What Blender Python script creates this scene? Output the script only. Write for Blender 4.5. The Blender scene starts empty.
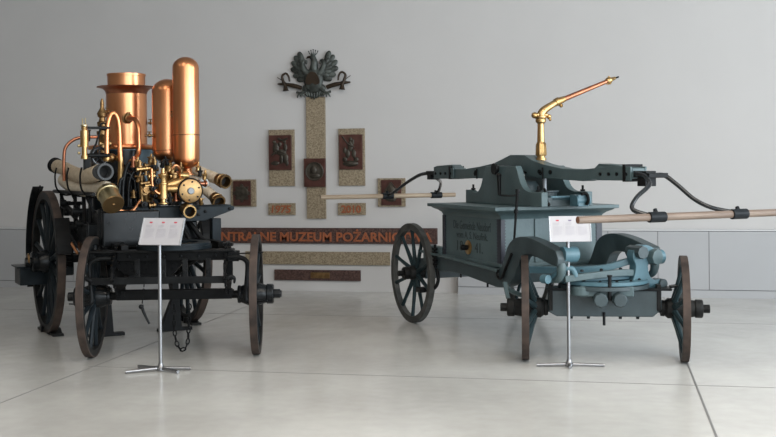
import bpy, bmesh, math, random
from mathutils import Vector, Matrix, Euler
random.seed(7)
PI = math.pi
SC = bpy.context.scene
COL = SC.collection
R = math.radians

# ------------------------------------------------------------------ materials
MATS = {}
def nodes_mat(name):
    m = bpy.data.materials.new(name); m.use_nodes = True
    nt = m.node_tree
    return m, nt, nt.nodes['Principled BSDF']
def mat(name, col, rough=.5, metal=0., var=.12, scale=8., col2=None, bump=0., bscale=60., rvar=.1, coat=0., det=4., lo=.35, hi=.65, stretch=None, spec=None):
    """base colour mottled by object-space noise, optional second (wear) colour and bump"""
    m, nt, p = nodes_mat(name)
    N, L = nt.nodes, nt.links
    tc = N.new('ShaderNodeTexCoord')
    src = tc.outputs['Object']
    if stretch:
        mp = N.new('ShaderNodeMapping'); mp.inputs['Scale'].default_value = stretch
        L.new(src, mp.inputs['Vector']); src = mp.outputs['Vector']
    n = N.new('ShaderNodeTexNoise'); n.inputs['Scale'].default_value = scale; n.inputs['Detail'].default_value = det
    L.new(src, n.inputs['Vector'])
    cr = N.new('ShaderNodeValToRGB')
    c2 = col2 if col2 else tuple(min(1, c*(1+var)) for c in col)
    c1 = col if col2 else tuple(c*(1-var) for c in col)
    cr.color_ramp.elements[0].position = lo; cr.color_ramp.elements[1].position = hi
    cr.color_ramp.elements[0].color = (*c1, 1); cr.color_ramp.elements[1].color = (*c2, 1)
    L.new(n.outputs['Fac'], cr.inputs['Fac']); L.new(cr.outputs['Color'], p.inputs['Base Color'])
    mr = N.new('ShaderNodeMapRange'); mr.inputs['To Min'].default_value = max(.02, rough-rvar); mr.inputs['To Max'].default_value = min(1, rough+rvar)
    L.new(n.outputs['Fac'], mr.inputs['Value']); L.new(mr.outputs['Result'], p.inputs['Roughness'])
    p.inputs['Metallic'].default_value = metal
    if spec is not None: p.inputs['Specular IOR Level'].default_value = spec
    if coat: p.inputs['Coat Weight'].default_value = coat
    if bump:
        nb = N.new('ShaderNodeTexNoise'); nb.inputs['Scale'].default_value = bscale; nb.inputs['Detail'].default_value = 3
        L.new(src, nb.inputs['Vector'])
        b = N.new('ShaderNodeBump'); b.inputs['Strength'].default_value = bump; b.inputs['Distance'].default_value = .01
        L.new(nb.outputs['Fac'], b.inputs['Height']); L.new(b.outputs['Normal'], p.inputs['Normal'])
    MATS[name] = m
    return m
def granite(name, a, b, c, scale=45., rough=.45):
    m, nt, p = nodes_mat(name)
    N, L = nt.nodes, nt.links
    tc = N.new('ShaderNodeTexCoord')
    v = N.new('ShaderNodeTexVoronoi'); v.inputs['Scale'].default_value = scale
    n = N.new('ShaderNodeTexNoise'); n.inputs['Scale'].default_value = scale*.9; n.inputs['Detail'].default_value = 6
    L.new(tc.outputs['Object'], v.inputs['Vector']); L.new(tc.outputs['Object'], n.inputs['Vector'])
    s = N.new('ShaderNodeSeparateColor'); L.new(v.outputs['Color'], s.inputs['Color'])
    ma = N.new('ShaderNodeMath'); ma.operation = 'ADD'; L.new(s.outputs['Red'], ma.inputs[0]); L.new(n.outputs['Fac'], ma.inputs[1])
    mb = N.new('ShaderNodeMath'); mb.operation = 'MULTIPLY'; mb.inputs[1].default_value = .6; L.new(ma.outputs[0], mb.inputs[0])
    cr = N.new('ShaderNodeValToRGB')
    e = cr.color_ramp.elements; e[0].position = .2; e[0].color = (*a, 1); e[1].position = .8; e[1].color = (*c, 1)
    k = e.new(.5); k.color = (*b, 1)
    L.new(mb.outputs[0], cr.inputs['Fac']); L.new(cr.outputs['Color'], p.inputs['Base Color'])
    p.inputs['Roughness'].default_value = rough
    MATS[name] = m
    return m

COPPER = mat('polished_copper', (.62, .245, .105), .30, 1, .10, 5, col2=(.76, .35, .17), stretch=(1, 1, .35), rvar=.05)
COPPER_D = mat('darker_copper', (.40, .16, .09), .36, 1, .12, 14, rvar=.08)
BRASS = mat('polished_brass', (.38, .235, .095), .34, 1, .12, 9, col2=(.50, .325, .145), rvar=.02)
BRASS_D = mat('dull_brass', (.17, .10, .045), .40, 1, .25, 16, col2=(.32, .20, .09), rvar=.04)
BRASS_P = mat('pale_brass', (.52, .43, .25), .35, 1, .1, 12, rvar=.08)
RINGM = mat('hose_ring_metal', (.06, .063, .066), .55, 0, spec=.15)
PRONG = mat('glossy_black_bar', (.010, .012, .014), .16, 0, .1, 8, rvar=.03)
COVER = mat('brushed_brass', (.34, .215, .10), .42, 1, .06, 9, rvar=.04)
STEEL = mat('bright_steel', (.20, .21, .22), .45, .4, .05, 10, rvar=.05)
IRON = mat('black_iron', (.007, .0072, .0075), .40, 0, .3, 14, rvar=.12, spec=.10)
IRON_G = mat('dark_grey_iron', (.011, .0115, .012), .36, .1, .3, 12, rvar=.1, spec=.10)
BLKPAINT = mat('gloss_black_paint', (.007, .008, .009), .25, 0, .3, 6, rvar=.08, spec=.22)
BLUEBLK = mat('blue_black_paint', (.011, .015, .018), .32, 0, .3, 7, rvar=.1, spec=.10)
BOILERB = mat('boiler_blue_steel', (.13, .20, .25), .34, .2, .2, 5, rvar=.1)
CANVAS = mat('hose_canvas', (.42, .33, .22), .9, 0, .1, 30, col2=(.60, .50, .37), bump=.6, bscale=160, lo=.3, hi=.7)
CANVAS_P = mat('pale_hose_canvas', (.58, .49, .37), .9, 0, .1, 30, col2=(.64, .57, .45), bump=.6, bscale=160)
TREAD = mat('worn_iron_tread', (.045, .036, .032), .55, .25, .2, 9, col2=(.085, .062, .052), rvar=.12, spec=.10)
WOODBLK = mat('black_painted_wood', (.008, .008, .008), .45, 0, .2, 10, col2=(.020, .020, .019), rvar=.1, spec=.10)
FELLOE = mat('grey_felloe_wood', (.045, .046, .044), .5, 0, .2, 9, col2=(.085, .085, .08), rvar=.1, spec=.10)
SPOKE_R = mat('dark_teal_spoke', (.022, .036, .040), .38, 0, .2, 9, rvar=.1, spec=.10)
PAINT = mat('grey_blue_paint', (.050, .080, .085), .45, 0, .1, 5, col2=(.076, .115, .122), rvar=.1, bump=.15, bscale=40, lo=.3, hi=.7)
PAINT_D = mat('dark_grey_blue_paint', (.024, .038, .042), .45, 0, .1, 6, col2=(.042, .062, .068), rvar=.1, bump=.1)
PAINT_L = mat('light_blue_paint', (.050, .112, .140), .42, 0, .1, 5, col2=(.080, .162, .196), rvar=.1, bump=.1)
GOLDY = mat('black_lettering', (.022, .032, .032), .6)
POLE = mat('turned_ash_wood', (.26, .19, .125), .6, 0, .1, 5, col2=(.38, .30, .215), stretch=(.6, 14, 14), bump=.2)
POLE_D = mat('weathered_wood', (.12, .082, .06), .6, 0, .1, 5, col2=(.21, .155, .118), stretch=(.6, 14, 14), bump=.2)
POLE_END = mat('pole_end_wood', (.20, .09, .05), .6)
WALLM = mat('wall_plaster', (.48, .463, .45), .85, 0, .015, 1.2, bump=.05, bscale=90, rvar=.03)
CAB = mat('cabinet_grey_laminate', (.35, .35, .355), .5, 0, .01, 2, rvar=.03)
CABTOP = mat('cabinet_top_pale', (.50, .50, .50), .45, 0, .01, 2)
GAP = mat('dark_gap', (.12, .12, .12), .8)
GRAN = granite('beige_granite', (.115, .085, .052), (.20, .155, .10), (.28, .225, .15), 85)
REDGRAN = granite('dark_red_granite', (.020, .010, .008), (.044, .018, .014), (.085, .045, .035), 70, .45)
BRONZE = mat('bronze_red_brown', (.052, .018, .013), .42, .35, .2, 12, col2=(.085, .032, .024))
BRONZE_V = mat('bronze_green_brown', (.026, .020, .014), .45, .4, .2, 20, col2=(.05, .042, .03))
EAGLE = mat('eagle_patina', (.026, .029, .025), .5, .3, .2, 14, col2=(.095, .108, .096), lo=.4, hi=.75)
EAGLE_B = mat('eagle_brown', (.030, .018, .009), .45, .4, .2, 12)
ORANGE = mat('orange_letter', (.26, .075, .028), .5, 0, .12, 12)
PANELW = mat('white_panel', (.46, .445, .46), .4, 0, .01, 3)
PANELE = mat('panel_edge', (.55, .57, .60), .25, .6, .02)
PRINT = mat('grey_print', (.42, .40, .43), .7)
PRED = mat('red_print', (.50, .05, .08), .6)
PDARK = mat('dark_print', (.16, .13, .22), .6)
SIGNSTEEL = mat('stand_chrome', (.30, .30, .31), .38, 1, .02, 5, rvar=.01)
GRIP = mat('black_leather', (.012, .014, .016), .35, 0, .2, 20, spec=.10)
GLASS = mat('gauge_glass', (.55, .55, .5), .15)
DARKHOLE = mat('painted_bore_shade', (.004, .004, .004), .8)  # near-black discs paint the shade deep inside hose and outlet openings

def floor_mat():
    m, nt, p = nodes_mat('polished_concrete')
    N, L = nt.nodes, nt.links
    tc = N.new('ShaderNodeTexCoord')
    n = N.new('ShaderNodeTexNoise'); n.inputs['Scale'].default_value = .55; n.inputs['Detail'].default_value = 7; n.inputs['Roughness'].default_value = .6
    n2 = N.new('ShaderNodeTexNoise'); n2.inputs['Scale'].default_value = 9; n2.inputs['Detail'].default_value = 6
    for k in (n, n2): L.new(tc.outputs['Object'], k.inputs['Vector'])
    mx = N.new('ShaderNodeMath'); mx.operation = 'MULTIPLY_ADD'; mx.inputs[1].default_value = .25
    L.new(n2.outputs['Fac'], mx.inputs[0]); L.new(n.outputs['Fac'], mx.inputs[2])
    cr = N.new('ShaderNodeValToRGB')
    cr.color_ramp.elements[0].position = .45; cr.color_ramp.elements[0].color = (.44, .43, .405, 1)
    cr.color_ramp.elements[1].position = .82; cr.color_ramp.elements[1].color = (.57, .56, .53, 1)
    L.new(mx.outputs[0], cr.inputs['Fac']); L.new(cr.outputs['Color'], p.inputs['Base Color'])
    mr = N.new('ShaderNodeMapRange'); mr.inputs['From Min'].default_value = .3; mr.inputs['From Max'].default_value = .7
    mr.inputs['To Min'].default_value = .17; mr.inputs['To Max'].default_value = .27
    L.new(n.outputs['Fac'], mr.inputs['Value']); L.new(mr.outputs['Result'], p.inputs['Roughness'])
    p.inputs['IOR'].default_value = 1.5
    return m
FLOORM = floor_mat()
SEAM = mat('floor_joint', (.17, .165, .16), .6)
CHALK = mat('faint_scuff', (.36, .355, .34), .45)

# ------------------------------------------------------------------ mesh builder
class MB:
    def __init__(s, M=None):
        s.bm = bmesh.new(); s.M = M or Matrix.Identity(4)
    def _v(s, co): return s.bm.verts.new(s.M @ Vector(co))
    def _f(s, vs):
        try: return s.bm.faces.new(vs)
        except ValueError: return None
    def box(s, c, size, rot=None, taper=None):
        hx, hy, hz = size[0]/2, size[1]/2, size[2]/2
        Rm = rot if isinstance(rot, Matrix) else (Euler(rot).to_matrix() if rot else Matrix.Identity(3))
        vs = []
        for z in (-1, 1):
            t = 1 if (z == 1 or not taper) else taper
            for x, y in ((-1, -1), (1, -1), (1, 1), (-1, 1)):
                vs.append(s._v(Vector(c) + Rm @ Vector((x*hx*t, y*hy*t, z*hz))))
        for f in ((0, 3, 2, 1), (4, 5, 6, 7), (0, 1, 5, 4), (1, 2, 6, 5), (2, 3, 7, 6), (3, 0, 4, 7)):
            s._f([vs[i] for i in f])
        return s
    def span(s, lo, hi):
        return s.box([(a+b)/2 for a, b in zip(lo, hi)], [abs(b-a) for a, b in zip(lo, hi)])
    @staticmethod
    def frame(d):
        d = Vector(d).normalized()
        up = Vector((0, 0, 1)) if abs(d.z) < .95 else Vector((1, 0, 0))
        a = d.cross(up).normalized(); b = a.cross(d).normalized()
        return d, a, b
    def lathe(s, prof, o, axis=(0, 0, 1), n=24, caps=True):
        """prof: (distance along axis, radius)"""
        d, a, b = s.frame(axis); o = Vector(o)
        rings = []
        for t, r in prof:
            if r < 1e-5: rings.append([s._v(o + d*t)])
            else: rings.append([s._v(o + d*t + (a*math.cos(2*PI*i/n) + b*math.sin(2*PI*i/n))*r) for i in range(n)])
        for p, q in zip(rings, rings[1:]):
            if len(p) == 1 and len(q) == 1: continue
            for i in range(n):
                j = (i+1) % n
                if len(p) == 1: s._f([p[0], q[j], q[i]])
                elif len(q) == 1: s._f([p[i], p[j], q[0]])
                else: s._f([p[i], p[j], q[j], q[i]])
        if caps:
            if len(rings[0]) > 1: s._f(list(reversed(rings[0])))
            if len(rings[-1]) > 1: s._f(rings[-1])
        return s
    def cyl(s, p0, p1, r0, r1=None, n=16):
        p0, p1 = Vector(p0), Vector(p1)
        r1 = r0 if r1 is None else r1
        return s.lathe([(0, r0), ((p1-p0).length, r1)], p0, p1-p0, n)
    def ball(s, c, r, n=14, sc=(1, 1, 1), rot=None):
        rows = n//2
        Rm = Euler(rot).to_matrix() if rot else Matrix.Identity(3)
        rings = []
        for k in range(rows+1):
            th = PI*k/rows
            if k in (0, rows):
                rings.append([s._v(Vector(c) + Rm @ Vector((0, 0, math.cos(th)*r*sc[2])))])
            else:
                rings.append([s._v(Vector(c) + Rm @ Vector((math.sin(th)*math.cos(2*PI*i/n)*r*sc[0], math.sin(th)*math.sin(2*PI*i/n)*r*sc[1], math.cos(th)*r*sc[2]))) for i in range(n)])
        for p, q in zip(rings, rings[1:]):
            for i in range(n):
                j = (i+1) % n
                if len(p) == 1: s._f([p[0], q[i], q[j]])
                elif len(q) == 1: s._f([p[j], p[i], q[0]])
                else: s._f([p[j], p[i], q[i], q[j]])
        return s
    def tube(s, pts, r, n=10, closed=False, smooth=0, rect=None):
        """sweep a circle (or a rect (w, h)) along pts; r a number or a list"""
        P = [Vector(p) for p in pts]
        if smooth: P, r = catmull(P, smooth, r, closed)
        m = len(P)
        rr = r if isinstance(r, (list, tuple)) else [r]*m
        T = []
        for i in range(m):
            if closed: t = P[(i+1) % m] - P[i-1]
            else: t = P[min(i+1, m-1)] - P[max(i-1, 0)]
            T.append(t.normalized())
        _, a, b = s.frame(T[0])
        rings = []
        for i in range(m):
            if i:
                q = T[i-1].rotation_difference(T[i]); a = q @ a
                a = (a - T[i]*a.dot(T[i])).normalized()
            b = T[i].cross(a)
            if rect:
                w, h = rect[0]/2, rect[1]/2
                rings.append([s._v(P[i] + a*x*w + b*y*h) for x, y in ((-1, -1), (1, -1), (1, 1), (-1, 1))])
            else:
                rings.append([s._v(P[i] + (a*math.cos(2*PI*k/n) + b*math.sin(2*PI*k/n))*rr[i]) for k in range(n)])
        nn = 4 if rect else n
        seq = list(zip(rings, rings[1:]))
        if closed: seq.append((rings[-1], rings[0]))
        for p, q in seq:
            for k in range(nn):
                j = (k+1) % nn
                s._f([p[k], p[j], q[j], q[k]])
        if not closed:
            s._f(list(reversed(rings[0]))); s._f(rings[-1])
        return s
    def torus(s, c, axis, Rr, r, n=28, m=8):
        d, a, b = s.frame(axis)
        return s.tube([Vector(c) + (a*math.cos(2*PI*i/n) + b*math.sin(2*PI*i/n))*Rr for i in range(n)], r, m, closed=True)
    def prism(s, poly, x0, x1, axis='x'):
        """polygon of (a, b) extruded along an axis: x -> (y, z), y -> (x, z), z -> (x, y)"""
        def P(u, a, b): return {'x': (u, a, b), 'y': (a, u, b), 'z': (a, b, u)}[axis]
        A = [s._v(P(x0, a, b)) for a, b in poly]; B = [s._v(P(x1, a, b)) for a, b in poly]
        n = len(poly)
        s._f(A); s._f(list(reversed(B)))
        for i in range(n):
            j = (i+1) % n
            s._f([A[i], B[i], B[j], A[j]])
        return s
    def split(s, name, m, parent=None, bevel=0, matrix=None):
        """one object per connected piece"""
        bm = s.bm; left = set(bm.verts); out = []
        groups = []
        while left:
            st = [left.pop()]; g = list(st)
            while st:
                v = st.pop()
                for e in v.link_edges:
                    w = e.other_vert(v)
                    if w in left: left.discard(w); st.append(w); g.append(w)
            groups.append(g)
        for g in groups:
            n = MB(); idx = {v: n.bm.verts.new(v.co) for v in g}
            for f in {f for v in g for f in v.link_faces}: n.bm.faces.new([idx[v] for v in f.verts])
            out.append(n.build(name, m, parent, bevel, matrix))
        s.bm.free(); return out
    def build(s, name, m, parent=None, bevel=0, matrix=None, angle=38, loc=None):
        bmesh.ops.recalc_face_normals(s.bm, faces=s.bm.faces)
        if loc is not None:
            bmesh.ops.translate(s.bm, verts=s.bm.verts, vec=-Vector(loc))
        me = bpy.data.meshes.new(name); s.bm.to_mesh(me); s.bm.free()
        me.materials.append(m)
        for p in me.polygons: p.use_smooth = True
        me.set_sharp_from_angle(angle=R(angle))
        o = bpy.data.objects.new(name, me); COL.objects.link(o)
        if loc is not None: o.location = loc
        if parent: o.parent = parent
        if matrix is not None: o.matrix_local = matrix
        if bevel:
            b = o.modifiers.new('bevel', 'BEVEL'); b.width = bevel; b.segments = 2; b.limit_method = 'ANGLE'; b.angle_limit = R(40)
            b.harden_normals = True
        return o
def catmull(P, k, r=None, closed=False):
    n = len(P); out = []; rl = isinstance(r, (list, tuple)); ro = []
    rng = n if closed else n-1
    for i in range(rng):
        if closed: p0, p1, p2, p3 = P[i-1], P[i], P[(i+1) % n], P[(i+2) % n]
        else: p0, p1, p2, p3 = P[max(i-1, 0)], P[i], P[i+1], P[min(i+2, n-1)]
        for j in range(k):
            t = j/k
            out.append(.5*((2*p1) + (p2-p0)*t + (2*p0-5*p1+4*p2-p3)*t*t + (3*p1-p0-3*p2+p3)*t**3))
            if rl: ro.append(r[i]*(1-t)+r[(i+1) % n]*t)
    if not closed:
        out.append(P[-1]); 
        if rl: ro.append(r[-1])
    return out, (ro if rl else r)
def smooth2(pts, k=5, closed=False):
    P = [Vector((a, b, 0)) for a, b in pts]
    q, _ = catmull(P, k, None, closed)
    return [(p.x, p.y) for p in q]
def thing(name, label, cat, loc=(0, 0, 0), rz=0, group=None):
    o = bpy.data.objects.new(name, None); COL.objects.link(o)
    o.location = loc; o.rotation_euler = (0, 0, rz); o.empty_display_size = .2
    o['label'] = label; o['category'] = cat
    if group: o['group'] = group
    return o
def tag(o, label, cat, group=None):
    o['label'] = label; o['category'] = cat
    if group: o['group'] = group
    return o
def struct(o): o['kind'] = 'structure'; return o
def lab(o, l): o['label'] = l; return o
def text_mesh(name, body, m, parent, M, width=None, height=None, depth=.004, bold=.0, align='CENTER', shear=0, sx=None):
    cu = bpy.data.curves.new(name, 'FONT'); cu.body = body; cu.align_x = align; cu.align_y = 'CENTER'
    cu.extrude = depth; cu.offset = bold; cu.shear = shear; cu.resolution_u = 3
    t = bpy.data.objects.new(name+'_tmp', cu); COL.objects.link(t)
    dg = bpy.context.evaluated_depsgraph_get(); dg.update()
    me = bpy.data.meshes.new_from_object(t.evaluated_get(dg))
    bpy.data.objects.remove(t, do_unlink=True)
    xs = [v.co.x for v in me.vertices]; ys = [v.co.y for v in me.vertices]
    w = max(xs)-min(xs); h = max(ys)-min(ys); cx = (max(xs)+min(xs))/2; cy = (max(ys)+min(ys))/2
    ax = width/w if width else height/h; ay = height/h if height else ax
    for v in me.vertices:
        v.co.x = (v.co.x-cx)*ax; v.co.y = (v.co.y-cy)*ay
    me.name = name; me.materials.clear(); me.materials.append(m)
    o = bpy.data.objects.new(name, me); COL.objects.link(o)
    if parent: o.parent = parent
    o.matrix_local = M
    return o
def Tm(x, y, z): return Matrix.Translation((x, y, z))
def Rz(a): return Matrix.Rotation(a, 4, 'Z')

# ------------------------------------------------------------------ the hall
W0 = Vector((.144, 12.87, 0)); WA = R(-11.6)
WM = Matrix.Translation(W0) @ Rz(WA)                    # wall frame: x along the wall, -y into the room
def wallbox(name, lo, hi, m, bevel=0):
    o = MB().span(lo, hi).build(name, m, None, bevel); o.matrix_world = WM; return o
fl = struct(MB().span((-9, -16, -.1), (9, .3, 0)).build('floor', FLOORM)); fl.matrix_world = WM
struct(wallbox('wall_back', (-9, 0, 0), (9, .3, 6.3), WALLM))
struct(wallbox('wall_left', (-9.3, -16, 0), (-9, .3, 6.3), mat('left_wall_grey', (.22, .21, .20), .8)))  # out of view; coloured dark so left-facing sides catch less bounce light
ce = struct(wallbox('ceiling', (-9, -16, 6.0), (9, .3, 6.3), mat('ceiling_paint', (.42, .42, .42), .9)))
# right wall: piers and a sill around three tall windows
wr = MB()
ys = [(-15.0, -11.4), (-10.6, -7.0), (-6.2, -2.6)]
wr.span((9, -16, 0), (9.3, .3, .5)); wr.span((9, -16, 4.9), (9.3, .3, 6.3))
for a, b in ((-16, -15.0), (-11.4, -10.6), (-7.0, -6.2), (-2.6, .3)): wr.span((9, a, .5), (9.3, b, 4.9))
o = struct(wr.build('wall_right', WALLM)); o.matrix_world = WM
for i, (a, b) in enumerate(ys):
    f = MB()
    f.span((9.1, a, .5), (9.2, b, .58)); f.span((9.1, a, 4.82), (9.2, b, 4.9))
    f.span((9.1, a, .5), (9.2, a+.08, 4.9)); f.span((9.1, b-.08, .5), (9.2, b, 4.9)); f.span((9.1, (a+b)/2-.03, .5), (9.2, (a+b)/2+.03, 4.9))
    o = struct(f.build('window_%d' % (i+1), IRON_G)); o.matrix_world = WM

wf = MB()  # unseen wall added behind the camera to block sky light, opening at right
wf.span((-9.3, -16.3, 0), (2.4, -16, 6.3)); wf.span((8.6, -16.3, 0), (9.3, -16, 6.3)); wf.span((2.4, -16.3, 5.3), (8.6, -16, 6.3)); wf.span((2.4, -16.3, 0), (8.6, -16, .3))
o = struct(wf.build('wall_front_blocker', WALLM)); o.matrix_world = WM
f = MB()
f.span((2.4, -16.2, .3), (8.6, -16.1, .38)); f.span((2.4, -16.2, 5.22), (8.6, -16.1, 5.3))
for x in (2.44, 3.97, 5.5, 7.03, 8.56): f.span((x-.04, -16.2, .3), (x+.04, -16.1, 5.3))
o = struct(f.build('window_4', IRON_G)); o.matrix_world = WM

# floor joints: thin mastic lines set in the slab
def joint(name, p, q, w=.010, m=SEAM, h=.0012):
    p, q = Vector((*p, 0)), Vector((*q, 0)); d = q-p
    o = MB().box((0, 0, 0), (d.length, w, .004)).build(name, m)
    o.location = (p+q)/2 + Vector((0, 0, h-.002)); o.rotation_euler = (0, 0, math.atan2(d.y, d.x))
    return struct(o)
joint('trim_1', (-2.58, 6.6), (-1.28, 13.0))
joint('trim_2', (1.40, 4.0), (2.257, 8.17), .014)
joint('trim_3', (-1.377, 8.0), (3.5, 7.0))
joint('trim_4', (-2.30, 8.2), (-1.377, 8.0), .006)
joint('trim_5', (2.257, 8.17), (3.2, 12.6), .007)
joint('trim_6', (-6.0, 12.0), (5.0, 9.74), .005)

# low cabinets left and right of the memorial wall
def cabinet(label, x0, x1, joints):
    t = thing('low_cabinet', label, 'cabinet', WM @ Vector(((x0+x1)/2, -.1, 0)), WA, 'grey built-in low cabinets along the back wall')
    c = (x0+x1)/2
    MB().span((x0-c, .012, .0), (x1-c, .094, .745)).build('carcass', GAP, t)
    MB().span((x0-c, -.004, .745+.004), (x1-c, .096, .765)).build('worktop', CABTOP, t)
    MB().span((x0-c, .004, 0), (x1-c, .02, .082)).build('kickboard', CAB, t)
    for a, b in zip(joints, joints[1:]):
        MB().span((a-c+.003, -.004, .090), (b-c-.003, .014, .743)).build('cabinet_door', CAB, t)
cabinet('long low grey cabinet along the wall, right end behind the blue wagon', .70, 6.1, [.70, 1.30, 1.87, 2.43, 2.984, 3.541, 4.74, 6.1])
cabinet('low grey cabinet along the wall at left, behind the copper steam engine', -6.6, -2.60, [-6.6, -5.7, -4.2, -2.60])

# ------------------------------------------------------------------ memorial on the wall (wall frame, each its own thing)
def wthing(name, label, cat, x, z, group=None): return thing(name, label, cat, WM @ Vector((x+.012, 0, z)), WA, group)
def slab(name, m, t, w, h, y0, y1, cx=0, cz=0, bevel=.003):
    return MB().span((cx-w/2, y0, cz-h/2), (cx+w/2, y1, cz+h/2)).build(name, m, t, bevel)
# column
t = wthing('granite_column_slab', 'tall narrow beige granite strip on the wall below the eagle', 'stone slab', -1.045, 1.62)
slab('slab', GRAN, t, .238, 1.48, -.035, .002)
t = wthing('round_relief_plaque', 'dark bronze plaque with a round portrait relief on the tall granite strip', 'plaque', -1.052, 1.44)
slab('plate', BRONZE, t, .268, .345, -.075, -.034)
b = MB(); b.lathe([(0, .115), (.006, .115), (.01, .108), (.006, .098), (.012, .06), (.016, 0)], (0, -.075, .015), (0, -1, 0), 32, False)
b.ball((-.01, -.087, .03), .042, 12, (1, .35, 1.2)); b.ball((.005, -.085, -.035), .06, 12, (1.1, .25, .6)); b.ball((-.035, -.086, .01), .02, 8, (1, .4, .8))
b.build('medallion', BRONZE_V, t)
# upper plates
def relief_figures(t, kind, ox, oz):
    b = MB(); y = -.062
    if kind == 0:      # rider-like crowd of figures with a lower group
        for (x, z, r, sx, sz) in ((-.05, .05, .05, .8, 1.5), (-.07, .13, .022, 1, 1), (.02, .0, .05, 1.3, .8), (.07, .06, .035, .7, 1.6), (.06, .13, .02, 1, 1),
                                  (.07, -.07, .055, .7, 1.2), (.02, -.08, .04, .6, 1.5), (-.06, -.13, .045, 1.2, .6), (.09, -.13, .03, .7, 1.3), (.0, .10, .03, .8, 1)):
            b.ball((ox+x, y, oz+z), r, 10, (sx, .22, sz))
        b.tube([(ox-.10, y-.004, oz-.03), (ox-.02, y-.008, oz+.02), (ox+.06, y-.004, oz-.01)], .012, 6, smooth=4)
        b.tube([(ox-.02, y-.004, oz+.17), (ox+.04, y-.008, oz+.15), (ox+.10, y-.004, oz+.17)], .014, 6, smooth=4)
    else:              # one standing figure with raised arms above a mound
        for (x, z, r, sx, sz) in ((0, .07, .038, .9, 1.7), (0, .155, .022, .9, 1.2), (-.035, -.02, .035, .8, 1.6), (.04, -.02, .035, .8, 1.6), (0, -.14, .09, 1.1, .4),
                                  (-.07, .02, .03, .7, 1.3), (.03, .12, .018, 1, 2.2), (.07, -.09, .03, 1, 1), (-.07, -.09, .03, 1, 1)):
            b.ball((ox+x, y, oz+z), r, 10, (sx, .22, sz))
        b.tube([(ox-.10, y-.003, oz+.19), (ox-.03, y-.006, oz+.10), (ox+.05, y-.003, oz+.06)], .009, 6, smooth=4)
    b.build('relief', BRONZE_V, t)
t = wthing('relief_plaque', 'left upright granite plate with a dark bronze relief of many figures', 'plaque', -1.48, 1.623)
slab('granite_plate', GRAN, t, .325, .69, -.03, .002); slab('bronze_plate', BRONZE, t, .285, .425, -.056, -.031, -.012, .065); relief_figures(t, 0, -.012, .065)
t = wthing('relief_plaque', 'right upright granite plate with a dark bronze relief of one raised figure', 'plaque', -.60, 1.623)
slab('granite_plate', GRAN, t, .325, .69, -.03, .002); slab('bronze_plate', BRONZE, t, .288, .42, -.056, -.031, -.006, .062); relief_figures(t, 1, -.006, .062)
# side squares
t = wthing('cross_badge_plaque', 'square granite plaque with round eight-point badge, beside the steam engine hoses', 'plaque', -1.976, 1.195)
slab('granite_plate', GRAN, t, .325, .335, -.03, .002); slab('bronze_plate', BRONZE, t, .226, .305, -.05, -.031, -.01, -.002)
b = MB(); b.lathe([(0, .085), (.008, .085), (.012, .075), (.008, .06), (.014, .03), (.016, 0)], (-.01, -.05, 0), (0, -1, 0), 28, False)
for k in range(8):
    a = k*PI/4; b.box((-.01+.092*math.cos(a), -.054, .092*math.sin(a)), (.034, .01, .034), Euler((0, -a+PI/4, 0)).to_matrix())
b.build('badge', BRONZE_V, t)
t = wthing('helmet_plaque', 'square granite plaque with a pointed helmet relief, partly behind the wooden pole', 'plaque', -.113, 1.195)
slab('granite_plate', GRAN, t, .335, .34, -.03, .002); slab('bronze_plate', BRONZE, t, .244, .302, -.05, -.031)
b = MB(); b.prism(smooth2([(-.08, -.02), (-.07, .04), (-.03, .09), (0, .125), (.03, .09), (.07, .04), (.08, -.02)], 4), -.066, -.049, 'y')
b.ball((0, -.06, .02), .06, 12, (1, .25, 1.1)); b.prism([(-.09, -.04), (.09, -.04), (.075, -.015), (-.075, -.015)], -.07, -.049, 'y'); b.ball((0, -.055, -.08), .05, 10, (1.3, .2, .6))
b.build('helmet_relief', BRONZE_V, t)
# years
XP = Matrix.Rotation(PI/2, 4, 'X')
for lbl, x, s in (('small granite plate under the left relief, orange slanted numerals', -1.484, '1975'), ('small granite plate under the right relief, orange upright numerals', -.605, '2010')):
    t = wthing('year_plate', lbl, 'plaque', x, .997)
    slab('plate', GRAN, t, .343, .145, -.03, .002)
    text_mesh('number', s, ORANGE, t, Tm(-.005, -.036, 0) @ XP, .245, .094, .006, .025, shear=.1 if s == '1975' else 0)
# inscription board and two lower strips
t = wthing('inscription_board', 'long dark red granite board with orange letters of the museum name', 'sign', -1.034, .673)
slab('board', REDGRAN, t, 2.94, .19, -.035, .002)
text_mesh('lettering', 'CENTRALNE MUZEUM POŻARNICTWA', ORANGE, t, Tm(-.008, -.042, .006) @ XP, 2.84, .150, .006, .026)
t = wthing('granite_strip', 'long beige granite strip on the wall under the red inscription board', 'stone slab', -1.048, .400)
slab('slab', GRAN, t, 1.818, .158, -.03, .002)
t = wthing('dark_granite_strip', 'short dark red granite strip low on the wall with a small brass plate', 'stone slab', -1.045, .193)
slab('slab', REDGRAN, t, 1.082, .13, -.03, .002)
lab(MB().span((-.08, -.034, -.035), (.16, -.029, .035)).build('name_plate', BRASS_D, t), 'small dull brass plate')

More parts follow.
